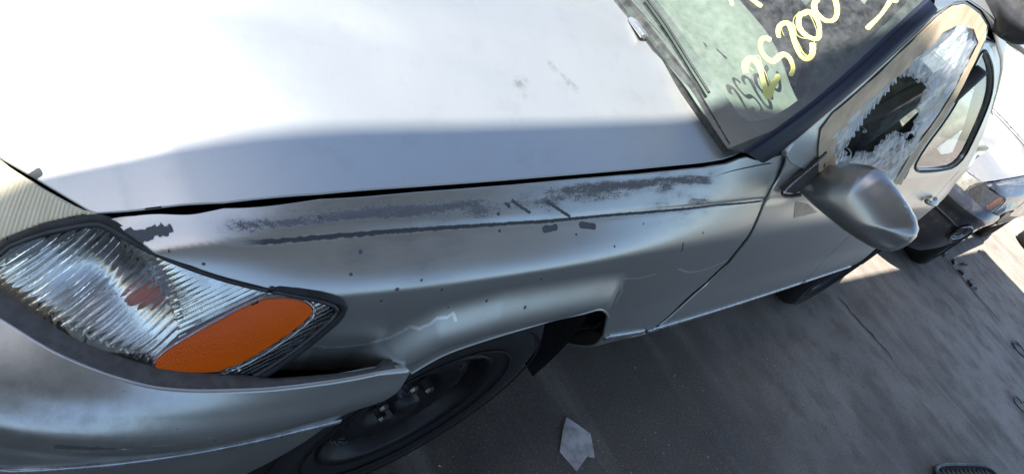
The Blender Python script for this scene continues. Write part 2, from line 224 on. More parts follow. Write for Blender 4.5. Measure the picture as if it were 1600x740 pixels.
# ======== helpers ========
def tag(o, label=None, cat=None, group=None, kind=None):
    if label: o['label'] = label
    if cat: o['category'] = cat
    if group: o['group'] = group
    if kind: o['kind'] = kind
    return o
def thing(name, label, cat, loc=(0, 0, 0), group=None):
    o = bpy.data.objects.new(name, None); COL.objects.link(o); o.location = loc
    o.empty_display_size = .1
    bpy.context.view_layer.update()
    return tag(o, label, cat, group)
def link(name, me, parent=None):
    o = bpy.data.objects.new(name, me); COL.objects.link(o)
    if parent is not None:
        o.parent = parent; o.matrix_parent_inverse = Matrix.Translation(-root_loc(parent))
    return o
def root_loc(o):
    v = Vector((0, 0, 0))
    if o.parent is None: return Vector(o.location)
    while o.parent is not None: o = o.parent
    return Vector(o.location) if False else Vector((0, 0, 0))
def mk(name, V, F, mat, parent=None, smooth=True, normals=None, attrs=None, mats=None, fm=None):
    me = bpy.data.meshes.new(name)
    me.from_pydata([tuple(map(float, v)) for v in V], [], [tuple(map(int, f)) for f in F])
    me.update()
    for mm in (mats or [mat]): me.materials.append(mm)
    if fm is not None: me.polygons.foreach_set('material_index', np.asarray(fm, dtype=np.int32))
    me.polygons.foreach_set('use_smooth', [bool(smooth)]*len(me.polygons))
    for k, v in (attrs or {}).items():
        at = me.attributes.new(k, 'FLOAT', 'POINT'); at.data.foreach_set('value', np.asarray(v, dtype=np.float32))
    if normals is not None: me.normals_split_custom_set_from_vertices([tuple(map(float, n)) for n in normals])
    me.update()
    return link(name, me, parent)
def resample(L, res, closed=True):
    L = [np.array(p, float) for p in L]; out = []
    n = len(L)
    for i in range(n if closed else n-1):
        a, b = L[i], L[(i+1) % n]; k = max(1, int(round(np.linalg.norm(b-a)/res)))
        for j in range(k): out.append(a + (b-a)*j/k)
    if not closed: out.append(L[-1])
    return np.array(out)
def smoothline(L, n=3, closed=False):
    "Chaikin corner cutting"
    L = np.array(L, float)
    for _ in range(n):
        if closed:
            A, Bq = L, np.roll(L, -1, 0); L = np.stack([.75*A+.25*Bq, .25*A+.75*Bq], 1).reshape(-1, L.shape[1])
        else:
            A, Bq = L[:-1], L[1:]; L = np.vstack([L[:1], np.stack([.75*A+.25*Bq, .25*A+.75*Bq], 1).reshape(-1, L.shape[1]), L[-1:]])
    return L
def inside(P, poly):
    P = np.asarray(P); poly = np.asarray(poly); x, y = P[:, 0], P[:, 1]; r = np.zeros(len(P), bool)
    x0, y0 = poly[:, 0], poly[:, 1]; x1, y1 = np.roll(x0, -1), np.roll(y0, -1)
    for a, b, c, d in zip(x0, y0, x1, y1):
        if b == d: continue
        k = ((b > y) != (d > y)) & (x < (c-a)*(y-b)/(d-b)+a); r ^= k
    return r
def mesh2d(outline, res, holes=(), pre=True):
    O = resample(outline, res); H = [resample(h, res) for h in holes]
    lo, hi = O.min(0), O.max(0)
    gx = np.arange(lo[0]+res*.5, hi[0], res); gy = np.arange(lo[1]+res*.43, hi[1], res*.9)
    G = np.stack(np.meshgrid(gx, gy), -1).reshape(-1, 2)
    G[:, 0] += np.where((np.round((G[:, 1]-lo[1])/(res*.9)).astype(int) % 2) == 0, 0, res*.5)
    k = inside(G, O)
    for h in H: k &= ~inside(G, h)
    G = G[k]
    loops = [O]+H
    cl = lambda L: np.vstack([L, L[:1]])
    d = np.full(len(G), 9.)
    for L in loops:
        for i in range(0, len(G), 4000):
            q = G[i:i+4000]; dd = np.sqrt(((q[:, None, :]-L[None])**2).sum(-1)).min(1); d[i:i+4000] = np.minimum(d[i:i+4000], dd)
    G = G[d > res*.6]
    V = np.vstack(loops+[G]); E = []; s = 0
    for L in loops:
        E += [(s+i, s+(i+1) % len(L)) for i in range(len(L))]; s += len(L)
    vs, es, fs, _, _, _ = delaunay_2d_cdt([Vector(v) for v in V], E, [], 0, 1e-7)
    vs = np.array([(v.x, v.y) for v in vs]); fs = np.array([tuple(f) for f in fs])
    c = vs[fs].mean(1); k = inside(c, O)
    for h in H: k &= ~inside(c, h)
    return vs, fs[k]
def surf_normals(q, fn, hint):
    e = 7e-4
    du = fn(q+np.array([e, 0])) - fn(q-np.array([e, 0])); dv = fn(q+np.array([0, e])) - fn(q-np.array([0, e]))
    n = np.cross(du, dv); n /= np.linalg.norm(n, axis=1)[:, None]+1e-12
    h = np.asarray(hint, float)
    if ((n @ h) < 0).sum() > len(n)/2: n = -n
    return n
def rim(V, F, n, lip, depth):
    "folds the border of a sheet back; returns extended V, F, n"
    e = {}
    for f in F:
        for i in range(3): e[(f[i], f[(i+1) % 3])] = 1
    B = [(a, b) for (a, b) in e if (b, a) not in e]
    tv = {}
    for a, b in B:
        t = np.cross(V[b]-V[a], (n[a]+n[b])*.5); t /= np.linalg.norm(t)+1e-12
        for k in (a, b): tv[k] = tv.get(k, 0)+t
    idx = {}; V2 = list(V); n2 = list(n)
    for k, t in tv.items():
        t = t/(np.linalg.norm(t)+1e-12)
        idx[k] = len(V2)
        p1 = V[k]+t*lip-n[k]*lip; V2.append(p1); nn = n[k]+1.4*t; n2.append(nn/np.linalg.norm(nn))
        V2.append(p1-n[k]*depth); n2.append(t)
    F2 = [tuple(f) for f in F]
    for a, b in B:
        i, j = idx[a], idx[b]
        F2 += [(b, a, i), (b, i, j), (j, i, i+1), (j, i+1, j+1)]
    return np.array(V2), F2, np.array(n2), list(idx.keys())
def panel(name, outline, fn, mat, parent, res=.012, holes=(), depth=.012, lip=.0015, hint=(0, -1, 0), attrs=None, mirror=False, shift=0.0):
    q, F = mesh2d(outline, res, holes)
    V = fn(q); n = surf_normals(q, fn, hint)
    if shift: V = V + n*shift
    fn_ = np.cross(V[F[:, 1]]-V[F[:, 0]], V[F[:, 2]]-V[F[:, 0]])
    bad = (fn_*n[F[:, 0]]).sum(1) < 0; F[bad] = F[bad][:, ::-1]
    A = attrs(q) if attrs else {}
    nv = len(V)
    if depth > 0:
        V, F, n, keys = rim(V, F, n, lip, depth)
        ex = np.repeat(keys, 2)
        A = {k: np.r_[v, np.asarray(v)[ex]] for k, v in A.items()}
    F = [tuple(f) for f in F]
    if mirror:
        m = len(V); V = np.vstack([V, V*np.array([1, -1, 1])+np.array([0, 2*YC, 0])]); n = np.vstack([n, n*np.array([1, -1, 1])])
        F = F+[tuple(m+i for i in f[::-1]) for f in F]; A = {k: np.r_[v, v] for k, v in A.items()}
    return mk(name, V, F, mat, parent, normals=n, attrs=A)
def frames(P):
    P = np.asarray(P, float); T = np.gradient(P, axis=0); T /= np.linalg.norm(T, axis=1)[:, None]+1e-12
    u = np.cross(T[0], [0, 0, 1.]);
    if np.linalg.norm(u) < .1: u = np.cross(T[0], [0, 1., 0])
    u /= np.linalg.norm(u); U = []
    for t in T:
        u = u-t*(u @ t); u /= np.linalg.norm(u)+1e-12; U.append(u)
    U = np.array(U); return T, U, np.cross(T, U)
def tube(P, r, seg=10, nrm=None, flat=1.0, caps=True):
    "swept tube -> V, F; nrm gives the direction squeezed by flat"
    P = np.asarray(P, float); T, U, W = frames(P)
    if nrm is not None:
        W = np.asarray(nrm, float); W = W-T*(W*T).sum(1)[:, None]; W /= np.linalg.norm(W, axis=1)[:, None]; U = np.cross(W, T)
    r = np.broadcast_to(r, (len(P),)); V = []; F = []
    for i in range(len(P)):
        for k in range(seg):
            t = 2*math.pi*k/seg; V.append(P[i]+r[i]*(math.cos(t)*U[i]+math.sin(t)*flat*W[i]))
    for i in range(len(P)-1):
        for k in range(seg):
            a, b = i*seg+k, i*seg+(k+1) % seg; F.append((a, b, b+seg, a+seg))
    if caps:
        F.append(tuple(range(seg))[::-1]); F.append(tuple((len(P)-1)*seg+k for k in range(seg)))
    return V, F
def lathe(prof, seg=64, c=(0, 0, 0)):
    "profile [(r, y)] turned round the y axis"
    V = []; F = []
    for r, y in prof:
        for k in range(seg):
            t = 2*math.pi*k/seg; V.append((c[0]+r*math.cos(t), c[1]+y, c[2]+r*math.sin(t)))
    for i in range(len(prof)-1):
        for k in range(seg):
            a, b = i*seg+k, i*seg+(k+1) % seg; F.append((a, a+seg, b+seg, b))
    return V, F
def box(c, s, bev=.01, rot=None):
    bm = bmesh.new(); bmesh.ops.create_cube(bm, size=1)
    for v in bm.verts: v.co = Vector((v.co.x*s[0], v.co.y*s[1], v.co.z*s[2]))
    if bev: bmesh.ops.bevel(bm, geom=list(bm.edges), offset=bev, segments=3, affect='EDGES', profile=.5)
    R = rot or Matrix.Identity(3)
    V = [tuple(R @ v.co + Vector(c)) for v in bm.verts]; bm.verts.index_update()
    F = [tuple(v.index for v in f.verts) for f in bm.faces]; bm.free(); return V, F
def join(*parts):
    V = []; F = []
    for v, f in parts:
        n = len(V); V += list(map(tuple, v)); F += [tuple(n+i for i in q) for q in f]
    return V, F
def grid(nu, nv, fn):
    u, v = np.meshgrid(np.linspace(0, 1, nu), np.linspace(0, 1, nv), indexing='ij')
    V = fn(u.ravel(), v.ravel()); F = [(i*nv+j, (i+1)*nv+j, (i+1)*nv+j+1, i*nv+j+1) for i in range(nu-1) for j in range(nv-1)]
    return V, F

# ======== materials ========
class Mat:
    def __init__(s, name):
        s.m = bpy.data.materials.new(name); s.m.use_nodes = True; s.t = s.m.node_tree
        s.b = s.t.nodes['Principled BSDF']; s.out = s.t.nodes['Material Output']
    def n(s, typ, ins=None, **props):
        o = s.t.nodes.new(typ)
        for k, v in props.items(): setattr(o, k, v)
        for k, v in (ins or {}).items(): s.set(o.inputs[k], v)
        return o
    def set(s, sock, v):
        if isinstance(v, bpy.types.NodeSocket): s.t.links.new(v, sock)
        elif hasattr(v, 'outputs'): s.t.links.new(v.outputs[0], sock)
        else:
            if isinstance(v, tuple) and len(v) == 3 and sock.type == 'RGBA': v = (*v, 1)
            sock.default_value = v
    def p(s, **kw):
        names = dict(color='Base Color', metal='Metallic', rough='Roughness', ior='IOR', coat='Coat Weight', coatr='Coat Roughness', spec='Specular IOR Level', trans='Transmission Weight', normal='Normal', alpha='Alpha', sheen='Sheen Weight')
        for k, v in kw.items(): s.set(s.b.inputs[names[k]], v)
        return s
    def co(s):
        return s.n('ShaderNodeTexCoord').outputs['Object']
    def noise(s, scale, detail=4, rough=.55, vec=None, dist=0):
        return s.n('ShaderNodeTexNoise', {'Vector': vec or s.co(), 'Scale': scale, 'Detail': detail, 'Roughness': rough, 'Distortion': dist}).outputs['Fac']
    def ramp(s, f, lo, hi, a=0., b=1., smooth=True):
        return s.n('ShaderNodeMapRange', {0: f, 1: lo, 2: hi, 3: a, 4: b}, interpolation_type='SMOOTHSTEP' if smooth else 'LINEAR').outputs[0]
    def math(s, op, a, b=0.0, c=None):
        o = s.n('ShaderNodeMath', {0: a, 1: b}, operation=op)
        if c is not None: s.set(o.inputs[2], c)
        return o.outputs[0]
    def mix(s, f, a, b):
        o = s.n('ShaderNodeMix', data_type='RGBA'); s.set(o.inputs[0], f); s.set(o.inputs[6], a); s.set(o.inputs[7], b); return o.outputs[2]
    def mixf(s, f, a, b):
        o = s.n('ShaderNodeMix', data_type='FLOAT'); s.set(o.inputs[0], f); s.set(o.inputs[2], a); s.set(o.inputs[3], b); return o.outputs[0]
    def attr(s, name): return s.n('ShaderNodeAttribute', attribute_name=name).outputs['Fac']
    def bump(s, h, strength=.3, dist=.001):
        return s.n('ShaderNodeBump', {'Height': h, 'Strength': strength, 'Distance': dist}).outputs[0]
def simple(name, col, rough=.5, metal=0., coat=0., var=.12, scale=40, bump=.15, bscale=300, bdist=.0006):
    k = Mat(name); n = k.noise(scale, 5)
    c2 = tuple(c*(1-var*2) for c in col); c1 = tuple(min(1, c*(1+var)) for c in col)
    k.p(color=k.mix(k.ramp(n, .3, .7), c2, c1), rough=k.ramp(k.noise(scale*.7, 3), .3, .7, max(.02, rough-.08), min(1, rough+.08)), metal=metal, coat=coat)
    if bump: k.p(normal=k.bump(k.noise(bscale, 3), bump, bdist))
    return k.m
def paint(name, col, dirt=.5, metal=.81, rough=.32, coat=.2, coatr=.12):
    k = Mat(name)
    flake = k.noise(2600, 1); big = k.noise(3.2, 5, .6); mid = k.noise(26, 6, .6); fine = k.noise(240, 4, .6)
    v = k.mix(k.ramp(flake, .3, .7), tuple(c*.9 for c in col), tuple(c*1.1 for c in col))
    # dull oxidised blotches and settled dust
    dull = k.ramp(big, .42, .68)
    v = k.mix(k.math('MULTIPLY', dull, .12*dirt), v, (.30, .31, .32))
    dust = k.math('MULTIPLY', k.ramp(mid, .5, .75), .25*dirt); v = k.mix(dust, v, (.25, .25, .25))
    rg = k.mixf(dull, rough, min(1, rough+.05)); ct = k.mixf(dull, coat, coat*.7)
    # worn zones
    wear = k.attr('wear'); spk = k.noise(520, 3, .65); spk2 = k.noise(120, 5, .65)
    drag = k.noise(90, 5, .7, k.n('ShaderNodeMapping', {'Vector': k.co(), 'Scale': (.16, 1., 1.)}).outputs[0])
    sp = k.math('ADD', k.math('MULTIPLY', spk, .42), k.math('ADD', k.math('MULTIPLY', spk2, .22), k.math('MULTIPLY', drag, .36)))
    wm = k.ramp(k.math('ADD', wear, sp), .98, 1.09)
    wm = k.math('MULTIPLY', wm, k.ramp(wear, .02, .1))
    primer = k.mix(spk2, (.075, .08, .086), (.16, .165, .17))
    smear_ = k.math('MULTIPLY', k.ramp(k.math('ADD', k.math('MULTIPLY', drag, .6), k.math('MULTIPLY', wear, .9)), .45, 1.0), k.ramp(wear, .05, .5))
    v = k.mix(k.math('MULTIPLY', smear_, .55), v, (.17, .175, .18))
    v = k.mix(wm, v, primer)
    # pressed crease line, rubbed through to primer
    cz = k.math('SUBTRACT', k.attr('crz'), 1.0)
    cd = k.math('ABSOLUTE', k.math('ADD', cz, k.math('MULTIPLY', k.math('SUBTRACT', spk2, .5), .003)))
    cm = k.math('MULTIPLY', k.ramp(cd, .0021, .0011), k.attr('crw')); v = k.mix(cm, v, (.045, .049, .054))
    # chips down to primer
    chip = k.ramp(k.math('ADD', k.attr('chip'), k.math('MULTIPLY', k.math('SUBTRACT', k.noise(140, 3), .5), .5)), .50, .62)
    v = k.mix(chip, v, (.075, .078, .082))
    # border of lifting lacquer, and sound lacquer beyond it
    pe = k.ramp(k.math('ADD', k.attr('peel'), k.math('MULTIPLY', k.math('SUBTRACT', k.noise(300, 3), .5), .10)), .90, .94)
    v = k.mix(pe, v, (.78, .79, .78))
    lac = k.attr('lac'); v = k.mix(k.math('MULTIPLY', lac, .6), v, tuple(c*.62 for c in col))
    # greasy smears
    sm = k.math('MULTIPLY', k.attr('smear'), k.ramp(k.noise(70, 5, .7), .35, .7)); v = k.mix(k.math('MULTIPLY', sm, .75), v, (.20, .17, .14))
    anyw = k.math('MAXIMUM', wm, k.math('MAXIMUM', cm, chip))
    k.p(color=v, metal=k.mixf(anyw, metal, 0.), rough=k.mixf(anyw, rg, .75), coat=k.mixf(anyw, ct, 0.), coatr=coatr)
    peel = k.math('ADD', k.math('MULTIPLY', fine, .25), k.math('MULTIPLY', anyw, -1.2))
    k.p(normal=k.bump(k.math('ADD', peel, k.math('MULTIPLY', k.noise(14, 2), 1.5)), .22, .0007))
    return k.m
M = {}
M['silver'] = paint('silver_paint', (.51, .52, .49))
M['black_paint'] = paint('black_paint', (.012, .012, .014), dirt=.35, metal=0, rough=.35, coat=.7, coatr=.06)
M['trim_paint'] = paint('dark_pillar_paint', (.012, .016, .032), dirt=.0, metal=.0, rough=.45, coat=.0, coatr=.15)
M['trim_paint'].node_tree.nodes['Principled BSDF'].inputs['Specular IOR Level'].default_value = .22
M['black'] = simple('black_plastic', (.012, .012, .013), .45, var=.2)
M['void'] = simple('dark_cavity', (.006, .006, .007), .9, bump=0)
M['rubber'] = simple('weather_rubber', (.014, .014, .015), .6, var=.3, bump=.3)
M['ledge'] = simple('dusty_bumper_flange', (.075, .072, .068), .6, var=.15, scale=90)
M['strip'] = simple('worn_bright_strip', (.42, .44, .46), .28, metal=.75, var=.12, scale=60)
M['chrome'] = simple('silvered_reflector', (.55, .55, .54), .10, metal=1., var=.10, bump=.18, bscale=45, bdist=.002)
M['housing'] = simple('lamp_housing', (.035, .036, .04), .35, var=.2)
M['steel'] = simple('black_steel_wheel', (.0055, .0055, .0065), .5, metal=.0, var=.35, scale=30, bump=.3)
M['nut'] = simple('bare_steel', (.15, .145, .135), .35, metal=.9, var=.3)
M['masking'] = simple('masking_tape', (.70, .545, .36), .75, var=.12, scale=18, bump=.5, bscale=220, bdist=.001)
M['fabric'] = simple('seat_fabric', (.20, .185, .165), .9, var=.2, bump=.4, bscale=700)
M['dash'] = simple('dashboard_plastic', (.17, .165, .15), .65, var=.08, bump=.3, bscale=900)
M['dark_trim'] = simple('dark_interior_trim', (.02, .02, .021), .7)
M['paper'] = simple('torn_card', (.52, .51, .52), .8, var=.18, scale=30, bump=.4, bscale=120)
M['galv'] = simple('canopy_steel', (.30, .31, .32), .5, metal=.4, var=.1, scale=6)
def tyre_mat():
    k = Mat('tyre_rubber'); n = k.noise(40, 5)
    k.p(color=k.mix(n, (.004, .004, .0045), (.010, .0095, .0095)), rough=.78, normal=k.bump(k.noise(180, 4), .35, .001)); return k.m
M['tyre'] = tyre_mat()
def thin_glass(name, tint, rough=.0, haze=.0, hazecol=(.5, .5, .48)):
    k = Mat(name); k.t.nodes.remove(k.b)
    fr_ = k.n('ShaderNodeLayerWeight', {'Blend': .5}).outputs['Facing']; fr = k.math('ADD', .045, k.math('MULTIPLY', k.math('POWER', fr_, 5.), .9)); tr = k.n('ShaderNodeBsdfTransparent', {'Color': tint}); gl = k.n('ShaderNodeBsdfGlossy', {'Roughness': rough, 'Color': (1., 1., 1.)})
    m1 = k.n('ShaderNodeMixShader', {0: fr, 1: tr.outputs[0], 2: gl.outputs[0]}); sh = m1
    if haze:
        df = k.n('ShaderNodeBsdfDiffuse', {'Color': hazecol})
        f = k.math('MULTIPLY', k.ramp(k.noise(45, 6, .7), .2, .8), haze)
        sh = k.n('ShaderNodeMixShader', {0: f, 1: m1.outputs[0], 2: df.outputs[0]})
    k.t.links.new(sh.outputs[0], k.out.inputs[0]); return k.m
M['windscreen'] = thin_glass('windscreen_glass', (.74, .88, .80), haze=.12)
M['glass'] = thin_glass('side_glass', (.62, .74, .72), haze=.10)
def clear_lens():
    k = Mat('clear_lens_plastic'); k.p(color=(.96, .97, .96), rough=.03, trans=1., ior=1.49); return k.m
M['lens'] = clear_lens()
def amber():
    k = Mat('amber_lens'); n = k.noise(9, 4)
    vo = k.n('ShaderNodeTexVoronoi', {'Vector': k.co(), 'Scale': 520.}, feature='F1')
    k.p(color=k.mix(n, (.70, .095, .001), (.82, .14, .002)), rough=.22, coat=.06, coatr=.05, spec=.16, trans=.12)
    k.set(k.b.inputs['Subsurface Weight'], .25); k.set(k.b.inputs['Subsurface Radius'], (.02, .006, .001)); k.b.inputs['Subsurface Scale'].default_value = .3
    k.p(normal=k.bump(vo.outputs['Distance'], .3, .0008)); return k.m
M['amber'] = amber()
def yellowed():
    k = Mat('yellowed_headlamp_lens')
    n = k.noise(16, 5)
    k.p(color=k.mix(n, (.62, .52, .33), (.78, .72, .56)), rough=.32, coat=.25, coatr=.2)
    k.set(k.b.inputs['Subsurface Weight'], .35); k.set(k.b.inputs['Subsurface Radius'], (.02, .015, .008)); k.b.inputs['Subsurface Scale'].default_value = .4
    k.p(normal=k.bump(k.noise(200, 3), .2, .0005)); return k.m
M['yellowed'] = yellowed()
def film():
    k = Mat('plastic_film'); k.t.nodes.remove(k.b)
    st = k.n('ShaderNodeMapping', {'Vector': k.co(), 'Scale': (1., 1., .30)}).outputs[0]
    n1 = k.noise(20, 7, .68, st, 1.2); n2 = k.noise(120, 5, .6)
    nrm = k.bump(k.math('ADD', k.math('MULTIPLY', n1, 2.), k.math('MULTIPLY', n2, .3)), .6, .006)
    tr = k.n('ShaderNodeBsdfTransparent', {'Color': (.93, .95, .97)}); df = k.n('ShaderNodeBsdfDiffuse', {'Color': (.86, .88, .90), 'Normal': nrm}); tl = k.n('ShaderNodeBsdfTranslucent', {'Color': (.8, .84, .9), 'Normal': nrm}); gl = k.n('ShaderNodeBsdfGlossy', {'Roughness': .09, 'Normal': nrm})
    a = k.n('ShaderNodeMixShader', {0: .45, 1: df.outputs[0], 2: tl.outputs[0]})
    b = k.n('ShaderNodeMixShader', {0: .38, 1: a.outputs[0], 2: gl.outputs[0]})
    f = k.ramp(n1, .28, .70, .50, .86)
    c = k.n('ShaderNodeMixShader', {0: f, 1: tr.outputs[0], 2: b.outputs[0]})
    k.t.links.new(c.outputs[0], k.out.inputs[0]); return k.m
M['film'] = film()
def marker():
    k = Mat('yellow_paint_marker'); k.t.nodes.remove(k.b)
    v = k.attr('across'); u = k.attr('along')
    vec = k.n('ShaderNodeCombineXYZ', {0: k.math('MULTIPLY', u, 14.), 1: k.math('MULTIPLY', v, 9.), 2: 0.}).outputs[0]
    st = k.noise(1., 5, .7, vec, .4)
    df = k.n('ShaderNodeBsdfDiffuse', {'Color': (.66, .635, .25)}); tl = k.n('ShaderNodeBsdfTranslucent', {'Color': (.66, .635, .25)}); tr = k.n('ShaderNodeBsdfTransparent')
    a = k.n('ShaderNodeMixShader', {0: .35, 1: df.outputs[0], 2: tl.outputs[0]})
    edge = k.ramp(k.math('ABSOLUTE', k.math('SUBTRACT', v, .5)), .28, .5, .0, .55)
    f = k.ramp(k.math('SUBTRACT', st, edge), .14, .34)
    c = k.n('ShaderNodeMixShader', {0: f, 1: tr.outputs[0], 2: a.outputs[0]}); k.t.links.new(c.outputs[0], k.out.inputs[0]); return k.m
M['marker'] = marker()
def ground_mat():
    k = Mat('stained_concrete'); co = k.co()
    big = k.noise(.55, 6, .6, co); mid = k.noise(5, 7, .62, co); fine = k.noise(70, 6, .7, co); grit = k.noise(420, 3, .7, co)
    stv = k.n('ShaderNodeMapping', {'Vector': co, 'Scale': (3.2, .35, 1.)}).outputs[0]; streak = k.noise(1.6, 6, .65, stv, .6)
    c = k.mix(k.ramp(big, .35, .68), (.205, .174, .138), (.325, .283, .232))
    # slab darkens towards the car's front: deeper shade put into the colour
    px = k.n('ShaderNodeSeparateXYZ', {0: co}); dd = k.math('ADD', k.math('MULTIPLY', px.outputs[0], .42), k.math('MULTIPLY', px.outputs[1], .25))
    front_shade = k.ramp(k.math('ADD', dd, k.math('MULTIPLY', k.math('SUBTRACT', k.noise(1.1, 5, .6, co), .5), 1.1)), .45, 1.75, 1., 0.)
    c = k.mix(k.math('MULTIPLY', front_shade, .9), c, (.042, .037, .032))
    c = k.mix(k.math('MULTIPLY', k.ramp(mid, .44, .66), .65), c, (.135, .115, .095))
    c = k.mix(k.math('MULTIPLY', k.ramp(streak, .52, .72), .28), c, (.42, .385, .335))
    c = k.mix(k.math('MULTIPLY', k.ramp(streak, .46, .30), .28), c, (.12, .105, .09))
    c = k.mix(k.math('MULTIPLY', k.ramp(fine, .52, .66), .45), c, (.09, .085, .08))
    c = k.mix(k.math('MULTIPLY', k.ramp(grit, .58, .70), .5), c, (.45, .41, .36))
    agg = k.noise(150, 4, .75, co); c = k.mix(k.math('MULTIPLY', k.ramp(agg, .50, .64), .45), c, (.05, .044, .038)); c = k.mix(k.math('MULTIPLY', k.ramp(agg, .44, .34), .35), c, (.40, .36, .31))
    crk = k.attr('crack'); c = k.mix(k.ramp(crk, .0, 1.), c, (.03, .03, .03))
    k.p(color=c, rough=k.ramp(mid, .3, .7, .62, .9), normal=k.bump(k.math('ADD', k.math('MULTIPLY', fine, .8), k.math('MULTIPLY', grit, .5)), .5, .003)); return k.m
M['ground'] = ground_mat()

# ======== the setting ========
def ground():
    # finer cells near the car so that the cracks can be pressed in
    xs = np.r_[-400, -150, -60, -20, -8, -3, np.arange(-1, 12, .05), 14, 20, 40, 90, 200, 600]; ys = np.r_[-400, -120, -40, -12, -5, np.arange(-2.5, 1.0, .05), 2, 4, 9, 25, 80, 300]
    X, Y = np.meshgrid(xs, ys, indexing='ij'); V = np.stack([X.ravel(), Y.ravel(), 0*X.ravel()], 1); n = len(ys)
    near = (np.abs(V[:, 0]-5) < 7) & (np.abs(V[:, 1]) < 2.6)
    V[near, 2] += .0016*np.sin(V[near, 0]*5.1+1.3*V[near, 1])*np.sin(V[near, 1]*4.3)
    F = [(i*n+j, (i+1)*n+j, (i+1)*n+j+1, i*n+j+1) for i in range(len(xs)-1) for j in range(n-1)]
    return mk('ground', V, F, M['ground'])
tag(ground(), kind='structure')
# open shade roof over the photographer's side: its edge throws the shadow line along the bonnet
def canopy():
    zc = 4.1; dx = SUN_DIR.x/SUN_DIR.z*zc
    ey = lambda x: .243-.050*(x-dx)
    x0, x1 = -11.0, 7.75+dx
    nx = 150
    def f(u, v):
        x = x0+(x1-x0)*u; ye = ey(x); y = ye+(-4.5-ye)*v
        return np.stack([x, y, zc+.018*np.sin(x*2*math.pi/.17)*np.minimum(1, v*400)+v*.25], 1)
    V, F = grid(900, 6, f)
    r = mk('canopy_roof', V, F, M['galv']); tag(r, kind='structure')
    so = r.modifiers.new('t', 'SOLIDIFY'); so.thickness = .004
    e = [(x0, ey(x0)+.01, zc), (x1, ey(x1)+.01, zc)]
    V, F = tube([np.array(e[0])+(np.array(e[1])-np.array(e[0]))*t for t in np.linspace(0, 1, 8)], .035, 8)
    mk('edge_beam', V, F, M['galv'], r)
    for x in (-10.5, -4.7, x1-.3):
        V, F = tube([(x, -4.4, 0), (x, -4.4, 1.8), (x, -4.4, zc+.24)], .06, 12); mk('post', V, F, M['galv'], r)
        V, F = tube([(x, -4.4, zc+.2), (x, -2.2, zc+.08), (x, ey(x), zc-.03)], .03, 8); mk('rafter', V, F, M['galv'], r)
canopy()

# unseen low wall, added to darken what the flank reflects
def wall():
    root = bpy.data.objects.new('added_dark_wall', None); COL.objects.link(root); tag(root, kind='structure')
    m_ = simple('dark_wall_block', (.085, .082, .078), .85, var=.25, scale=3, bump=.5, bscale=60, bdist=.004)
    V, F = box((0., -5.0, .55), (22., .18, 1.10), .01); mk('added_wall_body', V, F, m_, root, smooth=False)
    V, F = box((0., -5.0, 1.13), (22., .24, .06), .008); mk('added_wall_top', V, F, m_, root, smooth=False)
wall()
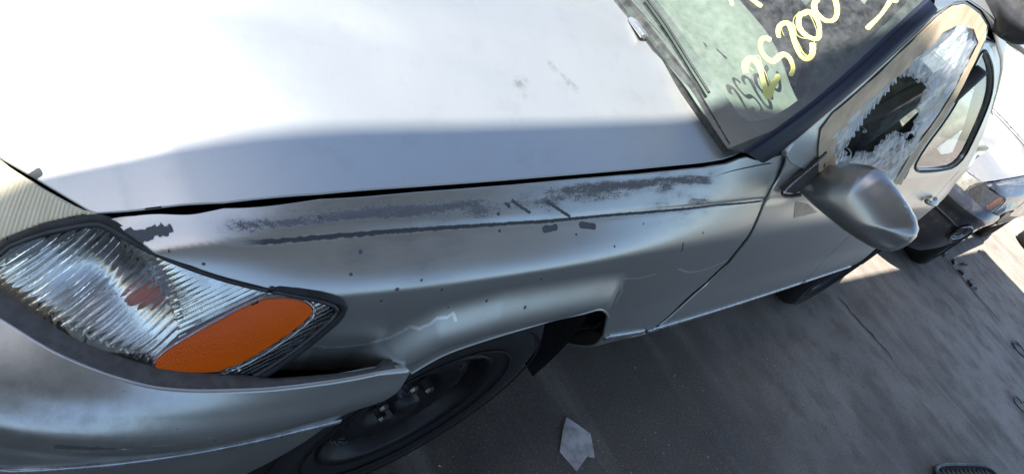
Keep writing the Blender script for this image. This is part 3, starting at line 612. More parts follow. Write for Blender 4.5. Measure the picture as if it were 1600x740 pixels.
# ======== the silver saloon ========
car = thing('silver_sedan', 'weathered silver sedan filling the picture, taped window and peeling front fender', 'car', (0, 0, 0))
P2 = lambda L: [tuple(p) for p in L]
mirfn = lambda f: (lambda q: f(q)*np.array([1, -1, 1])+np.array([0, 2*YC, 0]))
tent = lambda q, L, r=.03: np.clip(1-polydist(q, L)/r, 0, 1)
def dist3(P, L):
    best = np.full(len(P), 9e9); L = np.asarray(L, float)
    for a, b in zip(L[:-1], L[1:]):
        ab = b-a; t = np.clip(((P-a) @ ab)/max(ab @ ab, 1e-12), 0, 1); best = np.minimum(best, np.linalg.norm(P-a-t[:, None]*ab, axis=1))
    return best
def fender_attrs(q):
    a, z = q[:, 0], q[:, 1]; P3 = fender(q); D3 = lambda L: dist3(P3, fender(np.array(L)))
    A = {}
    cl = np.array(D['crease']); zz = np.interp(a, cl[:, 0], cl[:, 1]); A['crz'] = 1+(z-zz)
    A['crw'] = sstep((a-.37)/.06)*sstep((1.475-a)/.02)*1.
    d = polydist(q, D['band']); bl = np.array(D['band']); zb = np.interp(a, bl[:, 0], bl[:, 1])
    grow = sstep((a-.40)/.22)
    w = .66*np.clip(1-np.abs(z-zb)/(.003+.013*grow*(z > zb)*sstep((.80-a)/.2)+.0015), 0, 1)**.5*sstep((a-.31)/.1)*sstep((.88-a)/.18)
    up = np.clip((z-zb)/.02, 0, 1); w = np.maximum(w, .47*(z > zb)*sstep((a-.36)/.12)*sstep((.86-a)/.2)*(1-.25*up))
    w = np.maximum(w, .46*tent(q, D['band2'], .02)**.5*(z < zb))
    for L, s in zip(D['rows'], (.60, .50, .52, .46, .46)): 
        l0, l1 = min(p[0] for p in L), max(p[0] for p in L); e_ = sstep((a-l0+.02)/.07)*sstep((l1+.02-a)/.07) if l1-l0 > .06 else 1
        w = np.maximum(w, s*np.clip(1.25*tent(q, L, .018), 0, 1)**.8*e_)
    for i, p in enumerate(D['patch']):
        r = .03+.012*((i*7) % 3); dd = np.hypot((a-p[0])/1.8, z-p[1]); w = np.maximum(w, .47*np.clip(1-dd/r, 0, 1)**.5)
    hz_ = hgZ(a); lump = .03*np.sin(a*23)+.025*np.sin(a*51+2)+.02*np.sin(a*97); w = np.maximum(w, (.535+lump)*sstep((a-.40)/.3)*sstep((1.33-a)/.15)*np.clip(1-np.abs(z-(hz_-.020))/.024, 0, 1)**.35)
    A['wear'] = w
    c = np.zeros(len(q))
    for ci, (L, wd) in enumerate(zip(D['chips'], (.0028, .0035, .0035, .0006, .0006, .0008, .0005))):
        c = np.maximum(c, np.clip(1-np.maximum(D3(L)-wd, 0)/(.008 if ci == 0 else .004), 0, 1))
    for i, p in enumerate(D['dots']): c = np.maximum(c, np.clip(1-np.maximum(D3([p, (p[0]+.0008, p[1]+.0002)])-.0003-.0004*(i % 3), 0)/.004, 0, 1))
    A['chip'] = c
    pl = np.zeros(len(q))
    for L in D['peel']: pl = np.maximum(pl, np.clip(1-D3(L)/.03, 0, 1))
    A['peel'] = pl
    p0 = np.array(D['peel'][0]); zl = np.interp(a, p0[:, 0], p0[:, 1])
    A['lac'] = ((z < zl) & (a > p0[0, 0])).astype(float)*sstep((.665-a)/.04)
    return A
fo = P2(D['fender_a'])+[(1.452, .40), (1.446, .30), (1.44, .235), (1.33, .235), (1.29, .33), (1.262, .42), (1.243, .475), (1.20, .53)]+P2(D['fender_b'])
fender_o = panel('front_fender', fo, fender, M['silver'], car, res=.0028, depth=.004, attrs=fender_attrs, lip=.0010)
lp = np.array(D['fender_b'][:8]); lp = resample(smoothline(lp, 2), .01, False); lpp = fender(lp); lnn = surf_normals(lp, fender, (0, -1, 0))
V, F = tube(lpp-lnn*.0008, .0026, 8); mk('arch_lip', V, F, M['silver'], fender_o)
tag(fender_o, 'scuffed front fender with rubbed through paint along its crease')
# bonnet
hl = P2(D['hood_l']); hr = P2(D['hood_r']); hf = P2(D['hood_f'])
left = hl+hr+[(hr[-1][0]-.012, .62), (hr[-1][0]-.022, .74)]
mid_r = [(hr[-1][0]-.026, YC)]
front = [(.135, YC), (.138, .74), (.15, .60), (.175, .47), (.205, .36)]+hf
half = front[1:]+left
mir = lambda L: [(x, 2*YC-y) for x, y in L]
hood_outline = half+mid_r+mir(half)[::-1]+front[:1]
def hood_attrs(q):
    s = np.zeros(len(q)); sm = D['smudge']
    for L, r in (((sm[0], sm[1]), .012), ((sm[1], sm[2]), .008), ((sm[3], sm[4]), .010), ((sm[4], sm[5]), .006), ((sm[8], sm[3]), .009)):
        s = np.maximum(s, np.clip(1-polydist(q, L)/r, 0, 1)**.6)
    c = np.zeros(len(q))
    for i, p in enumerate(D['hchip']): c = np.maximum(c, np.clip(1-np.maximum(np.hypot(q[:, 0]-p[0], q[:, 1]-p[1])-.0035, 0)/.006, 0, 1)) if i == 0 else c
    return {'smear': s, 'chip': c}
panel('hood', hood_outline, hood, M['silver'], car, res=.007, depth=.002, hint=(0, 0, 1), attrs=hood_attrs, lip=.0012)
# dark well below the bonnet seam
def under_fn(u, v):
    a = .245+1.175*u; z = hgZ(a)-.020-.045*v; q = np.stack([a, z], 1); return side(q, hgO(a)-.012+.05*v*0+.055*v)
V, F = grid(90, 3, lambda u, v: under_fn(u, v)); 
Vm = [(x, 2*YC-y, z) for x, y, z in V]
mk('seam_gutter', V, F, M['void'], car); mk('seam_gutter', Vm, [f[::-1] for f in F], M['void'], car)
def bay(u, v):
    x = .20+1.05*u; y = np.interp(x, _hx, _hy)+.02; y = y+(2*YC-2*y)*v; return np.stack([x, y, hoodz(x, y)-.07-.0*u], 1)
V, F = grid(30, 16, bay); mk('engine_bay_liner', V, F, M['void'], car)
# corner of the front: black backing behind lamps and bumper gap
def back_fn(u, v):
    a = -.636+1.29*u; z = .30+.40*v; q = np.stack([a, z], 1); return side(q, np.maximum(lbO(a), .05)+.10+.07*v)
V, F = grid(70, 6, back_fn); Vm = [(x, 2*YC-y, z) for x, y, z in V]
mk('front_inner_panel', list(map(tuple, V))+Vm, F+[tuple(len(V)+i for i in f[::-1]) for f in F], M['void'], car)
# ---- corner lamp
lampo = smoothline(P2(D['lamp'])+[(.118, .612), (.118, .593)], 1, True)
cl = link('corner_lamp', None, car) if False else None
def lens(name, outline, mat, parent, res, flute, gap=.0035, hint=(0, -1, 0)):
    q, F = mesh2d(outline, res); V = lamp(q); n = surf_normals(q, lamp, hint)
    fn_ = np.cross(V[F[:, 1]]-V[F[:, 0]], V[F[:, 2]]-V[F[:, 0]]); bad = (fn_*n[F[:, 0]]).sum(1) < 0; F[bad] = F[bad][:, ::-1]
    W = V-n*(gap+flute(q))[:, None]; m = len(V); F = [tuple(f) for f in F]; e = {}
    for f in F:
        for i in range(3): e[(f[i], f[(i+1) % 3])] = 1
    B = [(a, b) for a, b in e if (b, a) not in e]
    FF = F+[tuple(m+i for i in f[::-1]) for f in F]+[(b, a, m+a, m+b) for a, b in B]
    return mk(name, np.vstack([V, W]), FF, mat, parent)
arc = np.array(D['arc'])
def flute(q):
    a, z = q[:, 0], q[:, 1]; right = a > np.interp(z, arc[::-1, 1], arc[::-1, 0])
    inband = sstep((z-.597)/.004)
    vz = .0016*np.sin(a*130+z*90)+.0010*np.sin(a*61-z*170); s1 = np.abs(np.sin(math.pi*(a-z/1.22+vz*.25)/.0106)); amp = .80+.20*np.sin(a*95+z*70)*np.sin(z*120-a*40); s2 = np.abs(np.sin(math.pi*(a-z/.62)/.0085))
    return np.where(right, .0011*(1-s2**1.0), .0030*(1-s1)*amp)*inband
root_lamp = panel('corner_lamp', lampo, lambda q: side(q, lamp_off(q)+.011+.040*np.exp(-((q[:, 0]-.255)/.075)**2-((q[:, 1]-.635)/.045)**2)), M['chrome'], car, res=.008, depth=.0)
tag(root_lamp, 'clear ribbed corner lamp with orange reflector')
panel('lamp_shroud', P2(D['lampdark']), lambda q: side(q, lamp_off(q)+.0085), M['housing'], root_lamp, res=.006, depth=.0)
lens('clear_lens', lampo, M['lens'], root_lamp, .0014, flute)
panel('amber_reflector', smoothline(P2(D['amber']), 1, True), lambda q: side(q, lamp_off(q)-.0012), M['amber'], root_lamp, res=.004, depth=.006, lip=.002)
ae = smoothline(P2(D['amber_edge'])+[], 2, True); aep = side(ae, lamp_off(ae)-.0006)
V, F = tube(np.vstack([aep, aep[:1]]), .0016, 8); mk('amber_border', V, F, M['lens'], root_lamp)
# toothed lower border of the lens
lb = np.array([p for p in D['lamp'] if p[1] < .605 and p[0] > .15]); lb = lb[np.argsort(lb[:, 0])]
for i, a in enumerate(np.arange(.20, .425, .0072)):
    p = side(np.array([[a, .5985]]), lamp_off(np.array([[a, .5985]]))+.009)[0]; p2 = side(np.array([[a+.004, .6065]]), lamp_off(np.array([[a+.004, .6065]]))+.012)[0]
    V, F = tube([p, (p+p2)/2, p2], .0021, 6); mk('lens_tooth', V, F, M['chrome'], root_lamp)
# bulb: amber capsule in a socket
def ball(c, r, sq=(1, 1, 1), nu=20, nv=14):
    V = []; F = []
    for i in range(nv+1):
        for k in range(nu):
            th = math.pi*i/nv; ph = 2*math.pi*k/nu
            V.append((c[0]+r*sq[0]*math.sin(th)*math.cos(ph), c[1]+r*sq[1]*math.sin(th)*math.sin(ph), c[2]+r*sq[2]*math.cos(th)))
    for i in range(nv):
        for k in range(nu):
            a, b = i*nu+k, i*nu+(k+1) % nu; F.append((a, a+nu, b+nu, b))
    return V, F
bq = np.array([[.312, .645]]); bp = side(bq, lamp_off(bq)+.028)[0]
V, F = ball(bp, .0135, (1.6, .8, .9)); mk('bulb', V, F, M['amber'], root_lamp)
# rubber surround
ring = smoothline(P2(D['lampring'])+[(.108, .612), (.108, .588)], 1, True)
rp = side(ring, lamp_off(ring)+.002); rn = surf_normals(ring, lamp, (0, -1, 0))
V, F = tube(np.vstack([rp, rp[:1]]), .0052, 8, np.vstack([rn, rn[:1]]), .7, caps=False); mk('lamp_gasket', V, F, M['rubber'], root_lamp)
ring2 = smoothline(P2(D['lamp'])+[(.118, .612), (.118, .593)], 1, True); rp = side(ring2, lamp_off(ring2)+.001); rn = surf_normals(ring2, lamp, (0, -1, 0))
V, F = tube(np.vstack([rp, rp[:1]]), .0030, 8, np.vstack([rn, rn[:1]]), .9, caps=False); mk('lamp_rim', V, F, M['housing'], root_lamp)
sq_ = np.array([[.4365, .6975]]); sp_ = side(sq_, lamp_off(sq_)-.002)[0]
V, F = ball(sp_, .0042, (1, .6, 1), 12, 8); mk('screw', V, F, M['black'], root_lamp)
# ---- headlamp (yellowed)
hb = [p for p in D['lampring'][:4]]
hlo = P2(D['head_top'])+[(-.30, .682), (-.37, .675), (-.40, .66), (-.38, .62), (-.32, .598), (.10, .592)]+[(p[0]-.006, p[1]+.003) for p in hb]
def hfl(q): return .0009*np.abs(np.sin(math.pi*(q[:, 0]+.55*q[:, 1])/.007))
head = panel('headlamp', hlo, lambda q: side(q, lamp_off(q)+.004+hfl(q)), M['yellowed'], car, res=.0022, depth=.002, lip=.002, mirror=False)
tag(head, 'yellowed headlamp lens under the hood edge')
panel('headlamp', hlo, mirfn(lambda q: side(q, lamp_off(q)+.004+hfl(q))), M['yellowed'], car, res=.006, depth=.002, lip=.002, hint=(0, 1, 0))
panel('grille', [(-.636, .682), (-.385, .676), (-.41, .64), (-.385, .606), (-.636, .606)], lambda q: side(q, lamp_off(q)+.004), M['black'], car, res=.02, depth=.01, hint=(-1, 0, 0), mirror=True)
cl2 = panel('corner_lamp', lampo, mirfn(lambda q: side(q, lamp_off(q))), M['chrome'], car, res=.01, depth=.004, hint=(0, 1, 0)); panel('amber_reflector', smoothline(P2(D['amber']), 1, True), mirfn(lambda q: side(q, lamp_off(q)-.0025)), M['amber'], cl2, res=.01, depth=.006, hint=(0, 1, 0))
# ---- bumper
bt = P2(D['bumper_top'])
bo = bt+[(.10, .607), (0, .607), (-.3, .607), (-.636, .607), (-.636, .17), (-.3, .165), (.2, .165), (.50, .18), (.552, .22), (.562, .30), (.590, .402), (.604, .473), (.640, .530)]
def bump_attrs(q):
    a, z = q[:, 0], q[:, 1]
    c = np.clip(1-np.maximum(polydist(q, [(.262, .545), (.30, .548), (.318, .5465)])-.004*sstep((.32-a)/.08), 0)/.006, 0, 1)
    for p in ((.405, .545), (.47, .575), (.30, .60), (.36, .57), (.52, .50)): c = np.maximum(c, np.clip(1-np.maximum(np.hypot(a-p[0], z-p[1])-.0008, 0)/.005, 0, 1))
    c = np.maximum(c, np.clip(1-np.maximum(polydist(q, [(.40, .508), (.435, .511)])-.001, 0)/.005, 0, 1))
    pl = tent(q, [(.285, .535), (.33, .549), (.40, .556)], .03)*.97
    return {'chip': c, 'peel': pl, 'smear': .5*np.clip(1-polydist(q, [(.20, .58), (.33, .575)])/.05, 0, 1)}
bum = panel('front_bumper', bo, bumper, M['silver'], car, res=.006, depth=.012, lip=.003, mirror=True, attrs=bump_attrs)
def ledge_fn(u, v):
    a = -.636+1.27*u; q = np.stack([a, np.interp(a, [p[0] for p in bt[::-1]], [p[1] for p in bt[::-1]])-.002+.006*sstep((a-.2)/.2)*0+.004*np.sin(v*3.1)], 1)
    return side(q, bumper_off(q)+.002+np.interp(a, [.36, .46, .60, .64], [.040, .017, .012, .03])*v)
V, F = grid(160, 8, ledge_fn); mk('flange', V, F, M['ledge'], bum)
bs = smoothline(P2(D['bstrip'])+[(.10, .462), (-.2, .462), (-.636, .462)], 2); bsr = resample(bs, .012, False)
p = bumper(bsr); nn = surf_normals(bsr, bumper, (0, -1, 0)); V, F = tube(p+nn*.0005, .0052, 8, nn, .75); mk('rub_strip', V, F, M['strip'], bum)
# ---- doors and flanks
gap = P2(D['gap'])
do = gap+[(1.452, .38), (1.45, .30), (1.46, .262), (2.41, .262), (2.418, .45), (2.420, .70), (2.421, .893), (1.66, .893), (1.53, .898)]
fdoor = panel('front_door', do, door, M['silver'], car, res=.012, depth=.003, lip=.0008)
gl_ = np.array(gap); jo = [tuple(p+np.array([-.03, 0])) for p in gl_]+[tuple(p+np.array([.03, 0])) for p in gl_[::-1]]
panel('door_jamb', jo, lambda q: side(q, door_off(q)+.012), M['void'], car, res=.015, depth=0)
ro = [(2.430, .893), (3.17, .896), (3.19, .84), (3.15, .73), (3.07, .62), (2.99, .50), (2.945, .38), (2.93, .262), (2.420, .262), (2.427, .45), (2.430, .70)]
rdoor = panel('rear_door', ro, door, M['silver'], car, res=.015, depth=.014)
archR = [(3.33+.355*math.cos(t), .285+.355*math.sin(t)) for t in np.linspace(-.05, math.pi-.12, 26)]
qo = [(3.180, .896), (3.30, .893), (3.75, .885), (4.20, .87), (4.36, .84), (4.40, .70), (4.40, .45), (4.36, .26), (3.70, .262)]+archR+[(2.972, .32)]
qo = [(3.180, .896), (3.30, .893), (3.75, .885), (4.20, .87), (4.36, .84), (4.40, .70), (4.40, .45), (4.36, .26)]+archR+[(2.958, .38), (3.001, .50), (3.081, .62), (3.161, .73), (3.20, .84)]
panel('rear_quarter', qo, door, M['silver'], car, res=.02, depth=.02)
# right flank in one go, seen only through the cabin or from the far side
ra = [(1.42+.0, .235), (2.95, .25)]+[(3.33-.355*math.cos(t), .285+.355*math.sin(t)) for t in np.linspace(.0, math.pi, 22)]+[(4.36, .26), (4.40, .6), (4.36, .88), (3.2, .9), (1.5, .9), (1.44, .89)]
panel('side_panel', ra, mirfn(door), M['silver'], car, res=.03, depth=.02, hint=(0, 1, 0))
panel('fender', fo, mirfn(fender), M['silver'], car, res=.02, depth=.02, hint=(0, 1, 0))
# rub strips along the left side
ds = resample(smoothline(P2(D['dstrip']), 2), .02, False); p = door(ds); nn = surf_normals(ds, door, (0, -1, 0))
k = ds[:, 0] < 2.412; V, F = tube(p[k]+nn[k]*.001, .0085, 8, nn[k], .55); mk('rub_strip', V, F, M['strip'], fdoor)
k = (ds[:, 0] > 2.425) & (ds[:, 0] < 2.93); V, F = tube(p[k]+nn[k]*.001, .0085, 8, nn[k], .55); mk('rub_strip', V, F, M['strip'], rdoor)
fs = resample(smoothline(P2(D['fstrip']), 1), .01, False); p = fender(fs); nn = surf_normals(fs, fender, (0, -1, 0)); V, F = tube(p+nn*.001, .0085, 8, nn, .55); mk('rub_strip', V, F, M['strip'], fender_o)
# sills, floor and inner walls that keep the inside dark
def slab(name, x0, x1, y0, y1, z0, z1, mat): 
    V, F = box(((x0+x1)/2, (y0+y1)/2, (z0+z1)/2), (x1-x0, y1-y0, z1-z0), .01); return mk(name, V, F, mat, car, smooth=False)
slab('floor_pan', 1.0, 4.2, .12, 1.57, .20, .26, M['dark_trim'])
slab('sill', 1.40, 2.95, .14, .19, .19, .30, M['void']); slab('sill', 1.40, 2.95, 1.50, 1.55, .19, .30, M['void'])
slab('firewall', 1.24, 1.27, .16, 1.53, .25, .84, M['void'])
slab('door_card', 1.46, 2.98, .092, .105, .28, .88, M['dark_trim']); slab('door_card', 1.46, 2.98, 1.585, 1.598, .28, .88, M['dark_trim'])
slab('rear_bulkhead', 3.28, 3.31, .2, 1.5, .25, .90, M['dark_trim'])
# wheel housings
def liner(xc, name):
    def f(u, v):
        t = math.pi*(-.03+1.03*u); r = .385
        return np.stack([xc+r*np.cos(t), .05+.285*v, .285+r*np.sin(t)], 1)
    V, F = grid(30, 3, f); n0 = len(V)
    V = list(map(tuple, V))+[(xc+.40*math.cos(t), .335, .285+.40*math.sin(t)) for t in np.linspace(.0, 3.1, 24)]+[(xc, .335, .285)]
    F = F+[(n0+24, n0+i, n0+i+1) for i in range(23)]
    return mk(name, V, F, M['void'], car)
liner(.875, 'wheel_housing'); liner(3.33, 'wheel_housing')
# trunk and rear
def trunk(u, v):
    x = 3.30+1.08*u; y = .17+taper(x)*.6+(2*YC-.34-taper(x)*1.2)*v; return np.stack([x, y, .868+.05*np.sin(math.pi*v)*(1-.3*u)-.05*np.clip((u-.85)/.15, 0, 1)**2], 1)
V, F = grid(24, 20, trunk); mk('trunk_lid', V, F, M['silver'], car)
def rear(u, v):
    y = .19+1.31*u; z = .25+.66*v; return np.stack([4.40-.05*np.abs(2*u-1)**3-.05*v**3, y, z], 1)
V, F = grid(20, 10, rear); mk('rear_panel', V, F, M['silver'], car)
# ---- wheels
def wheel(c, name):
    w_ = link(name, None, car) if False else None
    cx, cy, cz = c
    prof = [(.150, .055), (.165, .010), (.180, .002), (.215, -.006), (.250, -.006), (.275, .004), (.288, .018), (.2935, .035), (.296, .060), (.296, .130), (.290, .165), (.265, .185), (.2, .18), (.165, .17)]
    V, F = lathe(prof, 96, (cx, cy, cz))
    ty = mk(name, V, F, M['tyre'], car)
    # raised sidewall bead rings
    for r_, rr in ((.200, .0022), (.262, .0018)):
        P = [(cx+r_*math.cos(t), cy-.0065, cz+r_*math.sin(t)) for t in np.linspace(0, 2*math.pi, 73)]; V, F = tube(P, rr, 6, caps=False); mk('sidewall_rib', V, F, M['tyre'], ty)
    for i in range(60):
        t0 = 2*math.pi*i/60; V = []
        for dt in (0, .055):
            for r_, y in ((.2885, .017), (.2972, .040), (.2985, .085), (.2985, .088)): V.append((cx+r_*math.cos(t0+dt+(y-.03)*.9), cy+y, cz+r_*math.sin(t0+dt+(y-.03)*.9)))
        mk('tread_block', V, [(0, 1, 5, 4), (1, 2, 6, 5), (2, 3, 7, 6)], M['tyre'], ty, smooth=False) if False else None
    # pressed steel disc with round vents
    yprof = pchip([0, .03, .034, .060, .085, .110, .135, .150, .158, .168], [.010, .012, .030, .034, .014, .008, .016, .030, .012, .004])
    def disc(q): 
        r = np.hypot(q[:, 0], q[:, 1]); return np.stack([cx+q[:, 0], cy+.012+yprof(r), cz+q[:, 1]], 1)
    circ = lambda r, n, x=0, z=0: [(x+r*math.cos(2*math.pi*k/n), z+r*math.sin(2*math.pi*k/n)) for k in range(n)]
    holes = [circ(.0125, 14, .122*math.cos(t), .122*math.sin(t)) for t in np.arange(10)*2*math.pi/10+.2]
    d = panel('steel_rim', circ(.168, 80), disc, M['steel'], ty, res=.008, holes=holes, depth=.006, lip=.0015)
    V, F = lathe([(.168, .016), (.172, .006), (.168, .0), (.160, .01), (.150, .05), (.148, .17)], 72, (cx, cy, cz)); mk('rim_flange', V, F, M['steel'], ty)
    for k_ in range(5):
        t = 2*math.pi*k_/5+.5; x, z = .050*math.cos(t), .050*math.sin(t)
        V, F = lathe([(0, -.004), (.0075, -.003), (.0098, .002), (.0098, .022)], 6, (cx+x, cy+.020, cz+z)); mk('lug_nut', V, F, M['nut'], ty, smooth=False)
    V, F = lathe([(0, .0), (.018, .001), (.026, .006), (.029, .03)], 24, (cx, cy+.006, cz)); mk('hub_cap', V, F, M['steel'], ty)
    V, F = lathe([(.0, .07), (.12, .07), (.12, .09), (.0, .09)], 40, (cx, cy, cz)); mk('brake_disc', V, F, M['steel'], ty)
    return ty
w1 = wheel((.868, .044, .296), 'front_wheel'); w2 = wheel((3.33, .050, .296), 'rear_wheel')
# far-side wheels
for src, nm in ((w1, 'front_wheel'), (w2, 'rear_wheel')):
    V = [(v.co.x, 2*YC-v.co.y, v.co.z) for v in src.data.vertices]; F = [tuple(p.vertices)[::-1] for p in src.data.polygons]; mk(nm, V, F, M['tyre'], car)
# ---- greenhouse
wi = np.array(D['pil_in']); go = np.array(D['pil_out'])
def even(L, n):
    L = smoothline(L, 3); s_ = np.r_[0, np.cumsum(np.linalg.norm(np.diff(L, axis=0), axis=1))]; t = np.linspace(0, s_[-1], n); return np.stack([np.interp(t, s_, L[:, i]) for i in range(L.shape[1])], 1)
PI = wind(even(wi, 30)); PO = green(even(go, 30))
def pillar(sgn):
    V = []; prof = [(-.07, -.004), (-.06, .0035), (-.02, .0055), (.06, .0065), (.22, .012), (.45, .016), (.62, .0135), (.68, .0115), (.70, .008), (.72, .0115), (.85, .008), (.97, .002), (1.02, -.010)]
    for i in range(30):
        a, b = PI[i], PO[i]; tg = PI[min(i+1, 29)]-PI[max(i-1, 0)]; n_ = np.cross(tg, b-a); n_ /= np.linalg.norm(n_)
        if n_ @ np.array([-.4, -.6, .6]) < 0: n_ = -n_
        for t, h in prof: V.append(a+(b-a)*t+n_*h)
    m_ = len(prof); F = [(i*m_+j, i*m_+j+1, (i+1)*m_+j+1, (i+1)*m_+j) for i in range(29) for j in range(m_-1)]
    if sgn < 0: V = [np.array([v[0], 2*YC-v[1], v[2]]) for v in V]
    return mk('a_pillar', V, F, M['trim_paint'], car)
pillar(1); pillar(-1)
frame_out = P2(D['frame_out']); win = smoothline(P2(D['win']), 2, True)
fr_o = frame_out+[(2.372, 1.225), (2.404, 1.06), (2.424, .895), (1.66, .895), (1.53, .90), (1.475, .906)]
ffr = panel('window_frame', fr_o, green, M['silver'], fdoor, res=.012, holes=[win], depth=.016)
rwin = smoothline(P2(D['rwin']), 2, True); rfr = panel('window_frame', P2(D['rframe']), green, M['silver'], rdoor, res=.012, holes=[rwin], depth=.012)
rg = panel('window_glass', rwin, lambda q: green(q)+np.array([0, .008, 0]), M['glass'], rdoor, res=.03, depth=0)
rwp = green(rwin)+np.array([0, -.001, 0]); rwn = surf_normals(rwin, green, (0, -1, 0)); V, F = tube(np.vstack([rwp, rwp[:1]]), .0042, 8, np.vstack([rwn, rwn[:1]]), .7, caps=False); mk('window_seal', V, F, M['rubber'], rfr)
# rear pillar and roof
sil = P2(D['sil'])
cp_o = [p for p in D['rframe'][6:13]][::1]
cpo = [(2.44, 1.262), (2.60, 1.243), (2.72, 1.216), (2.86, 1.164), (3.0, 1.10), (3.12, 1.04), (3.22, .965), (3.30, .893), (3.18, .893)]+[(x+.004, z) for x, z in D['rframe'][11:6:-1]]
panel('c_pillar', cpo, green, M['silver'], car, res=.012, depth=.05, lip=.012)
def roof(u, v):
    x0 = 1.62+.0*v; yv = v; y = .205+(2*YC-.41)*yv
    yn = (y-YC)/.77; xs_ = 1.305-.10*(1-yn**2)+1.25*.325
    x = xs_+(3.02-xs_)*u; return np.stack([x, y, roofz(x, y)+.004], 1)
V, F = grid(60, 50, roof); mk('roof', V, F, M['silver'], car)
def rail(u, v):
    x = 1.70+1.35*u; zt = roofz(x, np.full_like(x, .205))+.003; zb = np.interp(x, [p[0] for p in D['frame_out'][8:]]+[2.44, 2.60, 2.72, 2.86, 3.0], [p[1] for p in D['frame_out'][8:]]+[1.262, 1.243, 1.216, 1.164, 1.10])+.004
    zb = np.minimum(zb, zt-.002)
    z = zb+(zt-zb)*v; p = green(np.stack([x, z], 1)); p[:, 1] = p[:, 1]-.010*np.sin(math.pi*v)*(1-v)+(.205-p[:, 1])*v**2; return p
V, F = grid(60, 8, rail); mk('roof_rail', V, F, M['silver'], car); mk('roof_rail', [(x, 2*YC-y, z) for x, y, z in V], [f[::-1] for f in F], M['silver'], car)
def rearglass(u, v):
    x = 2.98+.40*u; y0 = .24-.04*u; y = y0+(2*YC-2*y0)*v; return np.stack([x, y, 1.30-.385*u+.03*np.sin(math.pi*v)], 1)
V, F = grid(10, 14, rearglass); mk('rear_window', V, F, M['glass'], car)
# far-side frames
panel('window_frame', fr_o, mirfn(green), M['silver'], car, res=.03, holes=[win], depth=.016, hint=(0, 1, 0)); panel('window_frame', P2(D['rframe']), mirfn(green), M['silver'], car, res=.03, holes=[rwin], depth=.016, hint=(0, 1, 0)); panel('c_pillar', cpo, mirfn(green), M['silver'], car, res=.03, depth=.03, hint=(0, 1, 0))
panel('window_glass', win, mirfn(lambda q: green(q)+np.array([0, .008, 0])), M['glass'], car, res=.05, depth=0, hint=(0, 1, 0)); panel('window_glass', rwin, mirfn(lambda q: green(q)+np.array([0, .008, 0])), M['glass'], car, res=.05, depth=0, hint=(0, 1, 0))
# windscreen
wl = [tuple(p) for p in wi if p[1] < 1.245]+[(.195, 1.252)]
bot = [(.845, .935), (.5, .930), (.25, .915), (.12, .898)]
wo = bot[::1]+wl[0:]+[(.45, 1.262), (.845, 1.268)]
mirw = lambda L: [(2*YC-y, z) for y, z in L]
wso = wo+mirw(wo[1:-1])[::-1]
ws = panel('windscreen', wso, wind, M['windscreen'], car, res=.03, depth=.0, hint=(-1, 0, 1))
win_in = [tuple(p) for p in D['wind_in']]; wiin = [(.845, .985), (.6, .978)]+win_in+[(.30, 1.232), (.5, 1.240), (.845, 1.245)]
panel('windscreen_border', wso, lambda q: wind(q)+np.array([.004, 0, -.003]), M['black'], ws, res=.025, holes=[wiin+mirw(wiin[1:-1])[::-1]], depth=0, hint=(-1, 0, 1))
# scuttle panel below the glass
hrr = [(x, y) for x, y in hr]
def scuttle(u, v):
    y = .125+(2*YC-.25)*u; yl = np.where(y > YC, 2*YC-y, y)
    xh = np.interp(yl, [p[1] for p in hr]+[.845], [p[0] for p in hr]+[hr[-1][0]-.026])-.03; zh = hoodz(xh+.03, y)-.028
    zb = np.interp(yl, [.12, .25, .5, .845], [.905, .928, .945, .952]); g_ = wind(np.stack([y, zb], 1))
    x = xh+(g_[:, 0]-.004-xh)*v; return np.stack([x, y, zh+(zb-zh)*v-.012*np.sin(math.pi*v)], 1)
V, F = grid(70, 8, scuttle); mk('scuttle_panel', V, F, simple('grimy_scuttle', (.028, .028, .029), .7, var=.45, scale=45, bump=.5), car)
# wiper
wp = resample(smoothline(P2(D['wiper']), 2), .01, False); pw = wind(wp)+np.array([-.012, 0, .010])
V, F = tube(pw-np.array([-.006, 0, .006]), .0035, 8, flat=.7); wiper = mk('wiper_blade', V, F, M['rubber'], car)
ha = np.array([hr[-1][0]-.01, .46, float(hoodz(hr[-1][0]-.02, .46))-.005]); arm = [ha, ha+np.array([.03, -.03, .022]), pw[2]+np.array([-.01, 0, .016]), pw[len(pw)//2]+np.array([-.004, 0, .008])]
V, F = tube(smoothline(arm, 2), .0065, 8, flat=.6); mk('arm', V, F, M['black'], wiper) if False else None
V, F = lathe([(0, 0), (.013, .002), (.016, .010), (.016, .022)], 16, (0, 0, 0)); V = [(ha[0]+x, ha[1]+z, ha[2]+.012-y) for x, y, z in V]; None
# bonnet hinge cover: pale cap at the rear edge
hcx = np.array(hr[-2]); V, F = box((hcx[0]-.002, hcx[1]-.012, float(hoodz(hcx[0], hcx[1]))+.004), (.020, .052, .010), .004, Matrix.Rotation(-.15, 3, 'Z')); mk('washer_nozzle', V, F, M['strip'], car)
